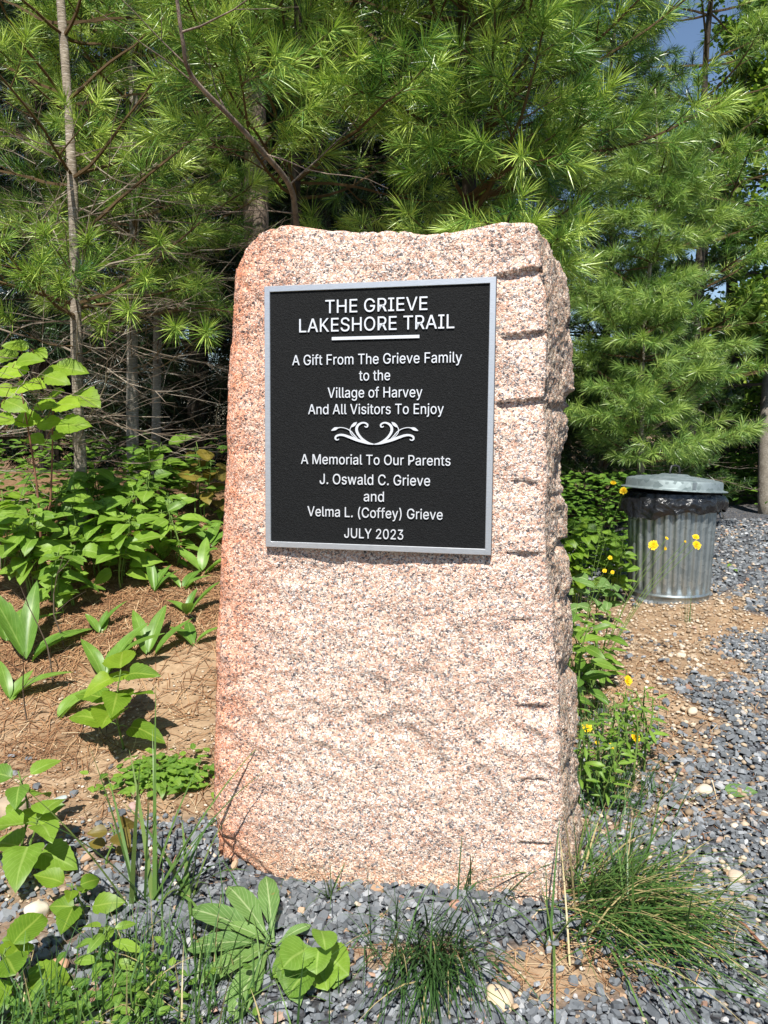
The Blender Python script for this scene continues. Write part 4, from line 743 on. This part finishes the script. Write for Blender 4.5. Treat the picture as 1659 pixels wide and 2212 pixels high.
UP = np.array([0, 0, 1.])
def lily(px, py, size, n, label, heads=None, tone=.5, seed=0):
    r = np.random.RandomState(seed+int(px)); b = G(px, py); a = Acc()
    for k in range(n):
        ph = (heads[k] if heads else r.uniform(0, 6.28)); d = np.array([math.cos(ph)*.75, math.sin(ph)*.55, r.uniform(.7, 1.5)]); d = nrm(d)
        size_ = size*1.22*r.uniform(.8, 1.1); leaf(a, b+np.array([0, 0, -.005])+r.normal(0, .006, 3), d, nrm(np.array([-math.cos(ph), -math.sin(ph), .9])), size_*r.uniform(.75, 1.1), size_*r.uniform(.2, .28), 'lance', r.uniform(.3, 1.1), r.uniform(.3, .55), np.clip(tone+r.normal(0, .22), 0, 1), n=12)
    return tag(a.build('woodland_lily', MAT['leaf_lily'], None, True, loc=b, uv=True), label, 'plant', 'broad strap-leaved plants on the bank')
def herb(px, py, h, n, ls, label, mat='leaf_herb', shape='ovate', tone=.5, seed=0, stem='stem_green', name='leafy_herb', lean=(0, 0), ratio=.62, group='leafy herbs on the bank', stems=1, cat='plant', teeth=.08, pos=None):
    if stems > 1: ls *= 1.12; stems += 1
    r = np.random.RandomState(seed+int(px*3+py)); b = G(px, py) if pos is None else np.asarray(pos); root = thing(name, label, cat, b, group); st = Acc(); fo_ = Acc()
    for s in range(stems):
        o = r.normal(0, .035, 3)*(stems > 1); o[2] = 0; lx, ly = lean[0]+r.normal(0, .12)*(stems > 1), lean[1]+r.normal(0, .1)*(stems > 1); hh = h*r.uniform(.75, 1.1)
        f = lambda t: b+o+np.array([lx*t*hh*(.5+t*.5)+.012*math.sin(t*5+seed), ly*t*hh, t*hh-.01])
        tube(st, [f(t) for t in np.linspace(0, 1, 9)], np.linspace(.0032, .0015, 9)*(1+h), 6)
        for k in range(n):
            t = .25+.75*(k+.5)/n; ph0 = k*1.57+r.uniform(-.35, .35)
            for q in range(2 if k < n-1 else 3):
                if stems > 1 and r.rand() < .22: continue
                ph = ph0+q*math.pi*(1 if k < n-1 else .667); d = np.array([math.cos(ph), math.sin(ph), r.uniform(-.05, .5)]); l = ls*(1.1-.45*abs(t-.55))*r.uniform(.5 if stems > 1 else .75, 1.15)
                p0 = f(t); pe = nrm(d)*l*.22; tube(st, [p0, p0+pe*.5+UP*.004, p0+pe], .0012*(1+h), 5)
                leaf(fo_, p0+pe, d+np.array([0, -.12, r.uniform(-.45, .35)*(stems > 1)]), UP+np.array([r.normal(0, .3), r.normal(-.45, .3), 0]), l, l*ratio*r.uniform(.85, 1.1), shape, r.uniform(.3, 1.0), r.uniform(.05, .4), np.clip(tone+r.normal(0, .2), 0, 1), teeth, n=14)
    st.build('stem', MAT[stem], root, True, loc=b); fo_.build('foliage', MAT[mat], root, True, loc=b, uv=True); return root
def blades(acc, b, n, L, w_, r, spread=.5, droop=1.2, bias=(0, 0), tone=.5, rad=.03, dry=.08):
    m = 7; t = np.linspace(0, 1, m); ph = r.uniform(0, 6.28, n); sp_ = np.abs(r.normal(0, spread, n)); l = L*r.uniform(.5, 1.1, n)
    d = np.stack([np.cos(ph)*sp_+bias[0]*r.uniform(.4, 1.2, n), np.sin(ph)*sp_+bias[1]*r.uniform(.4, 1.2, n), np.ones(n)], -1); d = nrm(d)
    hz = nrm(d*np.array([1, 1, 0])+1e-6); dr = droop*r.uniform(.4, 1.3, n)*np.hypot(d[:, 0], d[:, 1])*1.4
    p0 = b+np.stack([r.normal(0, rad, n), r.normal(0, rad, n), np.zeros(n)], -1)
    x = d[:, None]*(t[None, :, None]*l[:, None, None]); x = x+(hz*.35-UP*.8)[:, None]*(dr[:, None]*t[None]**2.2*l[:, None])[..., None]*.62
    c = p0[:, None]+x; gz = hgt(c[..., 0], c[..., 1])+.004; c[..., 2] = np.maximum(c[..., 2], gz)
    sd = nrm(np.cross(d, hz+np.array([.01, .02, .5])))[:, None]*(w_*(1-t**1.6)*.5+.0002)[None, :, None]*r.uniform(.6, 1.2, n)[:, None, None]
    v = np.stack([c-sd, c+sd], 2).reshape(n, -1, 3); k = np.arange(m-1)*2; q = np.stack([k, k+1, k+3, k+2], -1)[None]+(np.arange(n)*2*m)[:, None, None]
    tt = np.clip(tone+r.normal(0, .17, n), 0, .82); tt = np.where(r.rand(n) < dry, 1., tt)
    acc.add(v.reshape(-1, 3), q.reshape(-1, 4), None, np.repeat(tt, 2*m))
def grass(px, py, n, L, w_, label, seed, group='grass tufts round the monument', pos=None, **kw):
    r = np.random.RandomState(seed); b = G(px, py) if pos is None else np.asarray(pos); a = Acc(); blades(a, b, n, L, w_, r, **kw)
    return tag(a.build('grass_tuft', MAT['grass'], None, False, loc=b), label, 'grass tuft', group)

# strap-leaved plants on the bank, left of the monument
lily(420, 1395, .17, 3, 'three-leaved strap plant at the left edge of the stone, dark shadow beside it', [.2, 1.9, 2.6], .45)
lily(405, 1330, .15, 4, 'strap-leaved plant close to the stone on the upper bank', [.3, 1.3, 2.8, 5.], .5, 3)
lily(330, 1285, .17, 3, 'upright pair of folded strap leaves on the needle litter mid bank', [1.2, 2.0, .4], .4, 5)
lily(440, 1245, .19, 4, 'broad pale strap leaf plant touching the left side of the stone', [.1, .5, 2.7, 1.6], .6, 7)
lily(225, 1470, .26, 4, 'tall blue green strap-leaved plant in the middle of the bare bank', [1.4, .9, 2.4, .2], .35, 9)
lily(320, 1425, .22, 3, 'strap plant with one long arching leaf right of the tall blue green one', [2.1, 1.4, .5], .4, 11)
lily(215, 1370, .15, 3, 'small two-spread strap plant on brown litter', [.6, 2.5, 1.6], .5, 13)
lily(60, 1440, .28, 4, 'large strap-leaved clump low at the left edge of the bank', [.35, 1.7, 2.6, .9], .45, 15)
lily(15, 1395, .24, 4, 'strap-leaved clump higher at the left edge, half cut off', [1.3, .5, 2.3, 1.9], .4, 17)
lily(125, 1560, .15, 2, 'single yellowish strap leaf standing on bare soil', [1.1, .2], .95, 19)
lily(352, 1215, .2, 4, 'strap-leaved plant among the herbs below the thin pale trunk', None, .55, 21)
lily(452, 1185, .2, 4, 'upright strap-leaved plant against the left edge of the stone, highest of its kind', [1.4, 1.9, .9, 2.6], .6, 23)
lily(395, 1275, .17, 3, 'strap-leaved plant in front of the narrow-leaved herb near the stone', [2.6, 1.2, .3], .6, 25)
lily(20, 1520, .2, 3, 'strap-leaved plant lowest at the left edge of the bank', [.3, 1.2, 2.2], .5, 27)
# leafy herbs
herb(75, 1290, .42, 6, .13, 'bushy heart-leaved herb at the left edge below the yellow-green sapling', 'leaf_herb', 'ovate', .6, 1, stems=5)
herb(130, 1330, .30, 5, .11, 'leafy herb with a dead twig through it, left of centre on the bank', 'leaf_herb', 'ovate', .55, 2, stems=3)
herb(215, 1240, .38, 6, .13, 'leafy herb with toothed leaves in front of the smooth ringed trunk', 'leaf_herb', 'heart', .6, 3, stems=4)
herb(265, 1260, .30, 5, .14, 'heart-leaved herb with drooping leaf just right of the ringed trunk', 'leaf_herb', 'heart', .7, 4, stems=3)
herb(300, 1180, .34, 5, .13, 'mid green herb behind the drooping heart-leaved one', 'leaf_herb', 'ovate', .5, 5, stems=3)
herb(370, 1215, .32, 5, .12, 'narrow-leaved herb with yellow tip near the stone', 'leaf_herb', 'lance', .65, 6, stems=3, ratio=.42)
herb(200, 1150, .38, 5, .13, 'herb rising at the very foot of the ringed trunk', 'leaf_herb', 'ovate', .45, 7, stems=4)
herb(330, 1110, .36, 5, .14, 'broad-leaved herb in half shade at foot of the pale leaning trunks', 'leaf_herb', 'ovate', .45, 8, stems=3)
herb(115, 1170, .32, 5, .12, 'shaded herb left of the ringed trunk foot', 'leaf_herb', 'ovate', .4, 9, stems=3)
herb(430, 1120, .38, 5, .12, 'dark bronze-leaved herb in shade beside the upper left edge of the stone', 'leaf_brown', 'ovate', .7, 10, stems=2)
herb(20, 1230, .36, 5, .12, 'pale leafy herb cut by the left edge of the view', 'leaf_bright', 'ovate', .3, 12, stems=3)
herb(262, 1620, .27, 5, .15, 'single broad-leaved herb with large heart leaves alone on bare soil', 'leaf_bright', 'heart', .25, 21, group=None, ratio=.66)
herb(75, 1880, .17, 3, .12, 'heart-leaved seedling on the slate at the left edge', 'leaf_herb', 'heart', .75, 22, group=None, ratio=.8)
herb(240, 1870, .13, 2, .075, 'small bronze-leaved seedling among slate chips', 'leaf_brown', 'ovate', .6, 23, group=None)
herb(55, 1830, .22, 3, .09, 'leafy seedling with drooping bronze tip at the left edge beside a stone', 'leaf_herb', 'ovate', .5, 24, group=None)
herb(170, 1990, .13, 3, .075, 'pale toothed seedling on slate near the cream cobble', 'leaf_bright', 'ovate', .1, 25, group=None)
herb(25, 2170, .12, 3, .085, 'bright round-leaved weed in the lower left corner', 'leaf_bright', 'round', .2, 26, group=None, ratio=.85)
herb(235, 2120, .15, 4, .07, 'lance-leaved weed standing in the lower left grass clump', 'leaf_herb', 'lance', .6, 27, group=None, ratio=.36)
# yellow-green sapling at upper left
sp_b = P(90, 1200, 3.55); sp_b = on(sp_b[0], 3.55); sap = thing('hazel_sapling', 'yellow-green broad-leaved sapling with reddish stems at the left edge', 'sapling', sp_b)
st, fo_ = Acc(), Acc(); r = np.random.RandomState(4)
for (tx_, ty_, dy) in ((35, 780, -.1), (115, 880, 0)):
    tip = P(tx_, ty_, 3.45+dy); c = catmull([sp_b, sp_b*.6+tip*.4+np.array([.02, 0, .06]), tip], 8); tube(st, c, np.linspace(.007, .0025, len(c)), 7)
for (lx, ly, s_) in ((150, 792, 88), (185, 858, 96), (100, 800, 78), (60, 775, 66), (25, 800, 80), (35, 745, 60), (120, 815, 70), (70, 830, 70), (140, 870, 80), (95, 870, 66), (105, 910, 70), (155, 915, 86), (30, 870, 74), (60, 905, 80), (5, 765, 80), (5, 905, 70), (120, 850, 54), (75, 945, 60), (5, 840, 70), (130, 935, 60), (45, 835, 60), (85, 760, 50)):
    p = P(lx, ly, 3.35+r.uniform(-.18, .2)); l = s_/F*3.45*.95; a_ = r.uniform(-.5, .5)+(0 if lx > 60 else math.pi*(r.rand() < .4)); d = np.array([math.cos(a_), -.45+r.uniform(-.3, .3), math.sin(a_)*.6])
    leaf(fo_, p-nrm(d)*l*.5, d, UP*.8+np.array([0, -.75, 0]), l, l*.68, 'ovate', r.uniform(.1, .7), r.uniform(.0, .25), r.uniform(.35, 1), .13, n=14)
    tube(st, [p-nrm(d)*l*.5, p-nrm(d)*l*.62+np.array([-.01, .02, -.02]), p-nrm(d)*l*.75+np.array([-.03, .05, -.06])], .0014, 5)
st.build('stem', MAT['stem_red'], sap, True, loc=sp_b); fo_.build('foliage', MAT['leaf_bright'], sap, True, loc=sp_b, uv=True)

# rosette and violet in front of the stone
b = G(592, 2062); ro = Acc(); r = np.random.RandomState(9)
for ph, l, e in ((2.35, .19, .30), (2.85, .21, .2), (3.35, .18, .12), (3.95, .17, .1), (4.45, .21, .05), (5.1, .18, .1), (1.85, .17, .75), (.4, .09, .5), (5.75, .12, .2), (3.1, .11, .6), (4.2, .10, .5)):
    leaf(ro, b+np.array([0, 0, .012]), np.array([math.cos(ph), math.sin(ph), e+.38]), UP+np.array([0, -.2, 0]), l*1.05, l*.28, 'spoon', r.uniform(.65, 1.0), r.uniform(.15, .45), r.uniform(.25, .8), .04, n=14)
tag(ro.build('leaf_rosette', MAT['leaf_grey'], None, True, loc=b, uv=True), 'downy grey-green rosette of long leaves on the slate in front of the stone', 'plant')
b = G(690, 2110); vi = thing('wild_violet', 'round-leaved bright green violet right of the long-leaved rosette', 'plant', b); st, fo_ = Acc(), Acc()
for (lx, ly, s_) in ((640, 2060, 78), (725, 2080, 74), (700, 2025, 56), (645, 2115, 74), (700, 2120, 70), (685, 2070, 60), (720, 2140, 60), (610, 2110, 50)):
    p = P(lx, ly, b[1]-.05+r.uniform(-.03, .05)); p[2] = max(p[2], b[2]+.04); l = s_/F*b[1]*1.05; a_ = math.atan2(p[1]-b[1]-.02, p[0]-b[0])+r.uniform(-.4, .4); d = np.array([math.cos(a_), math.sin(a_), r.uniform(-.3, .25)])
    tube(st, [b, b*.5+p*.5+np.array([0, 0, .015]), p-nrm(d)*l*.45], .0013, 5); leaf(fo_, p-nrm(d)*l*.5, d, UP+np.array([r.normal(0, .3), -.4+r.normal(0, .25), 0]), l, l*1.02, 'round', .5, .32, r.uniform(.2, .9), .06, n=16)
st.build('stem', MAT['stem_green'], vi, True, loc=b); fo_.build('foliage', MAT['leaf_herb'], vi, True, loc=b, uv=True)

# grasses
grass(1290, 2040, 380, .34, .0055, 'large drooping grass tuft at the right foot of the stone', 101, bias=(.85, -.6), spread=.65, droop=1.05, tone=.6, rad=.07, dry=.16, pos=on(.50, 1.64))
grass(1310, 1960, 80, .24, .0035, 'thin upright grass behind the large drooping tuft', 102, bias=(.8, .2), spread=.45, droop=1.1, tone=.55, rad=.06, dry=.2, pos=on(.55, 1.78))
grass(935, 2190, 240, .27, .0042, 'dark dense grass tuft in the middle of the foreground', 103, bias=(.05, -1.0), spread=.55, droop=1.1, tone=.25, rad=.04, pos=on(.10, 1.50))
grass(330, 2130, 300, .2, .004, 'dense dark green grass clump at the lower left', 104, bias=(.1, -.2), spread=.7, droop=1., tone=.52, rad=.12, pos=on(-.42, 1.33))
grass(315, 1960, 14, .52, .011, 'tall broad-bladed grass standing on the slate left of the stone', 105, spread=.36, droop=.7, tone=.65, rad=.015, dry=0)
grass(395, 1945, 16, .30, .011, 'broad arching grass right of the tall broad-bladed one', 106, spread=.5, droop=.9, tone=.66, rad=.02, dry=0, bias=(.15, 0))
grass(1000, 1945, 18, .30, .0032, 'sparse arching grass against the stone face near its right corner', 107, dry=0, bias=(.1, -.8), spread=.9, droop=1.1, tone=.4, rad=.015)
grass(1085, 1950, 9, .30, .0035, 'few tall grass blades at the right of the stone face', 108, dry=0, bias=(.25, -.55), spread=.6, droop=1.0, tone=.45, rad=.012)
grass(715, 1945, 12, .17, .0032, 'small grass tuft at the middle of the stone foot', 109, bias=(.0, -.6), spread=.7, droop=.9, tone=.4, rad=.006)
grass(820, 2080, 22, .2, .0022, 'thin wiry grass on the bare soil patch before the stone', 110, spread=.7, droop=1., tone=.25, rad=.04)
grass(1190, 2040, 6, .30, .0055, 'bent broad grass blades at the stone corner', 111, spread=.6, droop=1.3, tone=.55, dry=0, rad=.01, bias=(-.1, 0))
grass(1330, 1760, 420, .15, .0045, 'dark leafy grass clump along the right side of the stone', 112, spread=.6, droop=.8, tone=.32, rad=.085, bias=(.25, -.05), pos=on(.66, 2.28))
grass(1320, 1560, 260, .14, .0045, 'green weedy grass clump right of the stone, yellow flowers in it', 113, spread=.6, droop=.7, tone=.42, rad=.09, pos=on(.74, 2.65))
grass(1280, 1400, 140, .18, .006, 'broad-bladed grass between the stone and the soil ridge', 114, spread=.5, droop=.6, tone=.5, rad=.06, pos=on(.78, 3.0))
grass(1500, 1290, 14, .22, .002, 'lone wispy grass in front of the trash can', 115, spread=.2, droop=.3, tone=.5, rad=.012, pos=on(1.73, 4.3))
grass(30, 2190, 90, .2, .004, 'grass at the lower left corner', 116, spread=.6, droop=.9, tone=.45, rad=.06, pos=on(-.66, 1.28))
grass(250, 2050, 60, .17, .003, 'short grass mixed with leafy seedlings at the lower left', 117, spread=.6, droop=.7, tone=.4, rad=.03, pos=on(-.55, 1.5))

# ground cover patches
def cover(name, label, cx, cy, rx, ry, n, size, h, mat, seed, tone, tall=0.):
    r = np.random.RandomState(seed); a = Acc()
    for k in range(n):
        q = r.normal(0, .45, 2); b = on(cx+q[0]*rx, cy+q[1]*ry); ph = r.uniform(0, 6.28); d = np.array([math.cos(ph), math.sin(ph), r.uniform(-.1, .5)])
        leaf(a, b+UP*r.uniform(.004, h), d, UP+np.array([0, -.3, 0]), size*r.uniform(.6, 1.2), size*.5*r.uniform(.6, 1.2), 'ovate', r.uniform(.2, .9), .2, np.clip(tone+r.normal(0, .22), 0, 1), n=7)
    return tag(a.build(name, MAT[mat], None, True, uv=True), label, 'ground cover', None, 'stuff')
c = G(355, 1690); cover('creeping_leaves', 'low mat of small creeping leaves between bare soil and slate', c[0], c[1], .17, .10, 420, .04, .05, 'leaf_herb', 1, .4)
cover('seedling_leaves', 'mat of small green leaves at the lower left corner', -.55, 1.34, .3, .14, 240, .034, .07, 'leaf_herb', 2, .2)
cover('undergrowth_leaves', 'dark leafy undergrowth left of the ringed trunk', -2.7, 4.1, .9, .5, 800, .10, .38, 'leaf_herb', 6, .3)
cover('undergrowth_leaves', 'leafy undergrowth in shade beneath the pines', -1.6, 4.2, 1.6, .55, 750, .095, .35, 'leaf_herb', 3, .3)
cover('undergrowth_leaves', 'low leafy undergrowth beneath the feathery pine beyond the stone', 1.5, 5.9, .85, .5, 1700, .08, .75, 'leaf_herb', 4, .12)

# bush left of the can, weeds by the stone
herb(0, 0, .52, 7, .10, 'leafy bush at the left side of the trash can', 'leaf_herb', 'ovate', .62, 31, pos=on(1.45, 4.85), stems=6, group=None, name='leafy_bush', cat='bush')
herb(0, 0, .50, 7, .085, 'yellow-green bush between the stone and the trash can', 'leaf_bright', 'ovate', .15, 32, pos=on(1.2, 4.75), stems=8, group=None, name='leafy_bush', cat='bush')
herb(0, 0, .40, 5, .11, 'dark-leaved weed hugging the right edge of the stone', 'leaf_herb', 'lance', .35, 33, pos=on(.66, 2.75), stems=3, group=None, ratio=.35, name='leafy_weed')
herb(0, 0, .28, 4, .12, 'broad-leaved weed with one brown leaf in front of the bush', 'leaf_grey', 'ovate', .4, 34, pos=on(1.18, 4.2), stems=2, group=None, name='leafy_weed')
herb(0, 0, .30, 8, .055, 'bushy narrow-leaved weed against the right side of the stone', 'leaf_herb', 'lance', .3, 35, pos=on(.66, 2.2), stems=6, group=None, ratio=.2, name='leafy_weed')
herb(0, 0, .28, 8, .05, 'narrow-leaved weed spreading over the soil right of the stone', 'leaf_herb', 'lance', .42, 36, pos=on(.80, 2.42), stems=6, group=None, ratio=.2, name='leafy_weed')
herb(0, 0, .34, 6, .085, 'tall lance-leaved weed behind the yellow flowers at the stone', 'leaf_herb', 'lance', .5, 37, pos=on(.80, 2.95), stems=5, group=None, ratio=.28, name='leafy_weed')
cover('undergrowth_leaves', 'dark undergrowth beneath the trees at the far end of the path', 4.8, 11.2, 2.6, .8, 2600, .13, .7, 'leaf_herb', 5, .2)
# yellow hawkweed
def hawkweed(base, heads, label, seed):
    b = np.asarray(base, float); root = thing('hawkweed', label, 'flower', b, 'yellow hawkweed flowers'); st = Acc(); r = np.random.RandomState(seed)
    for (p, s_, face) in heads:
        p = np.asarray(p); c = catmull([b-UP*.01, b*.55+p*.45+np.array([.0, .0, .05]), p], 8); tube(st, c, np.linspace(.0018, .0009, len(c)), 5)
    st.build('stem', MAT['stem_green'], root, True, loc=b)
    for (p, s_, face) in heads:
        p = np.asarray(p); f = nrm(face); A = nrm(np.cross(f, np.array([.1, .3, .9]))); B = np.cross(f, A); fl = Acc()
        for ring, (rl, el) in enumerate(((1., .15), (.72, .45), (.4, .8))):
            m_ = (15, 11, 7)[ring]
            for k in range(m_):
                ph = 6.283*k/m_+ring*.3+r.uniform(-.12, .12); d = nrm((A*math.cos(ph)+B*math.sin(ph))+f*el); s2 = nrm(np.cross(d, f)); l = s_*.5*rl*r.uniform(.85, 1.1); w2 = s_*.085
                q = p+f*.0005*ring; fl.add([q+s2*w2*.3, q-s2*w2*.3, q+d*l*.9-s2*w2, q+d*l, q+d*l*.9+s2*w2], [(0, 1, 2, 4)], [(4, 2, 3)], .9-.3*ring+r.uniform(-.1, .1))
        fl.build('flower', MAT['petal'], root, False, loc=b)
CAMP = np.array([0, 0, CZ]); fc = lambda p, j=(0, 0, .5): nrm(CAMP-p)+np.array(j)
def H(px, py, Yd, s_, j=(0, 0, .5)): p = P(px, py, Yd); return (p, s_, fc(p, j))
hawkweed(on(1.02, 3.45), [H(1411, 1178, 3.4, .05), H(1440, 1163, 3.45, .018, (.8, 0, .8)), H(1437, 1185, 3.42, .018, (.9, 0, 0))], 'yellow flower with ribbed can behind it, left of two', 11)
hawkweed(on(1.0, 3.35), [H(1505, 1178, 3.35, .042, (.5, 0, .3)), H(1503, 1160, 3.38, .032, (.3, 0, .9)), H(1480, 1170, 3.36, .012, (.8, 0, .4))], 'pair of yellow flowers on one long stem before the can, right of two', 12)
hawkweed(on(1.2, 4.5), [H(1347, 1060, 4.4, .05), H(1325, 1043, 4.45, .035, (0, 0, 1))], 'yellow flowers left of the bin liner over the bush', 13)
hawkweed(on(.93, 3.55), [H(1318, 1205, 3.5, .022), H(1306, 1233, 3.5, .022), H(1323, 1236, 3.5, .02)], 'three small orange-yellow buds low in front of the bush', 14)
hawkweed(on(.80, 2.5), [H(1356, 1470, 2.5, .036, (.8, 0, .2))], 'yellow flower alone highest of those right of the stone base', 15)
hawkweed(on(.75, 2.4), [H(1372, 1592, 2.38, .04, (.9, 0, .4)), H(1322, 1612, 2.38, .022)], 'yellow flower in the weedy grass right of the stone, far side', 16)
hawkweed(on(.62, 2.4), [H(1268, 1572, 2.36, .036, (.3, 0, .6)), H(1290, 1604, 2.36, .014)], 'yellow flower touching the right edge of the stone', 17)

# loose larger stones, a fallen leaf, a dead stick
def rock(px, py, s_, col, label, seed, flat=.6, name='loose_stone'):
    import bmesh
    b = G(px, py); bm = bmesh.new(); bmesh.ops.create_icosphere(bm, subdivisions=3, radius=.5); 
    for v in bm.verts:
        k = 1+.28*mn.noise(v.co*2.2+Vector((seed*3., 1, 2)))+.05*mn.noise(v.co*7); v.co = Vector((v.co.x*s_*k, v.co.y*s_*k*.8, v.co.z*s_*k*flat))
    me = bpy.data.meshes.new(name); bm.to_mesh(me); bm.free(); me.polygons.foreach_set('use_smooth', [True]*len(me.polygons))
    me.materials.append(simple(name+'_surface', tuple(c*.75 for c in col), col, 30)); o = bpy.data.objects.new(name, me); C.objects.link(o)
    o.location = (b[0], b[1], b[2]+s_*flat*.28); o.rotation_euler = (.1*seed % .4, .2, seed*1.3); return tag(o, label, 'stone', 'loose stones on the gravel')
rock(80, 1982, .062, (.66, .58, .47), 'pale cream cobble on the slate near the lower left corner', 1, .75)
rock(125, 2100, .05, (.50, .30, .19), 'orange stone below the pale cream cobble', 2, .6)
rock(125, 1735, .055, (.45, .50, .48), 'flat pale green-grey stone at the edge of soil and slate', 3, .35)
rock(290, 1745, .035, (.40, .27, .24), 'flat purplish stone left of the creeping leaf mat', 4, .35)
rock(985, 1965, .035, (.42, .24, .17), 'brown stone on the chips in front of the stone face', 5, .8)
rock(1590, 1905, .055, (.60, .48, .36), 'tan rounded stone on the path at the right edge', 6, .6)
rock(1520, 1715, .05, (.58, .48, .37), 'rounded tan stone near the fallen green leaf', 7, .7)
rock(1495, 1545, .045, (.60, .49, .36), 'cream stone on the border of soil and slate path', 8, .7)
rock(1080, 2170, .06, (.62, .48, .33), 'yellowish stone at the bottom of the view right of the dark grass', 9, .5)
rock(30, 1760, .10, (.40, .31, .22), 'large brown stone half hidden by seedlings at the left edge', 10, .7)
rock(1010, 2000, .04, (.17, .19, .21), 'angular slate lump on the soil before the stone', 11, .6)
rock(1470, 1420, .05, (.62, .5, .37), 'pale stone on the soil ridge below the trash can', 12, .6)
b = G(1595, 1718); a = Acc(); leaf(a, b+np.array([-.05, 0, .012]), np.array([1, -.1, .05]), nrm(np.array([0, -.3, 1])), .105, .06, 'ovate', .15, .1, .3, .08, n=14)
tag(a.build('fallen_leaf', MAT['leaf_grey'], None, True, loc=b, uv=True), 'green leaf lying flat on the pebbles at the right', 'leaf')
b = G(1560, 1990); e = G(1659, 2080); a = Acc(); mid = (b+e)/2; tube(a, [b+UP*.02, mid+UP*.035, e+UP*.02, e*1.25-b*.25+UP*.02], [.002, .003, .0035, .004], 6)
tag(a.build('fallen_stick', MAT['stem_red'], None, True, loc=b), 'thin red-brown stick lying on the slate right of the grass tuft', 'stick')

g = Grow(15)
for (px, py, hx) in ((115, 1480, .02), (140, 1400, -.05), (60, 1560, .0)):
    b = G(px, py); dt = thing('dead_twig', {115: 'bare forked twig standing upright in the bank left of the blue green strap plant', 140: 'bare grey twig rising through the leafy herb', 60: 'bare twig at the left edge of the bank above the heart-leaved seedling'}[px], 'twig', b, 'dead twigs on the bank')
    g.D = []; g.twig(b-UP*.02, nrm(np.array([hx, -.1, 1.])), .42, .0035, 1, 0, False, .5); a = Acc(); segs(a, g.D, 5, .3); a.build('stem', MAT['twig'], dt, False, loc=b)
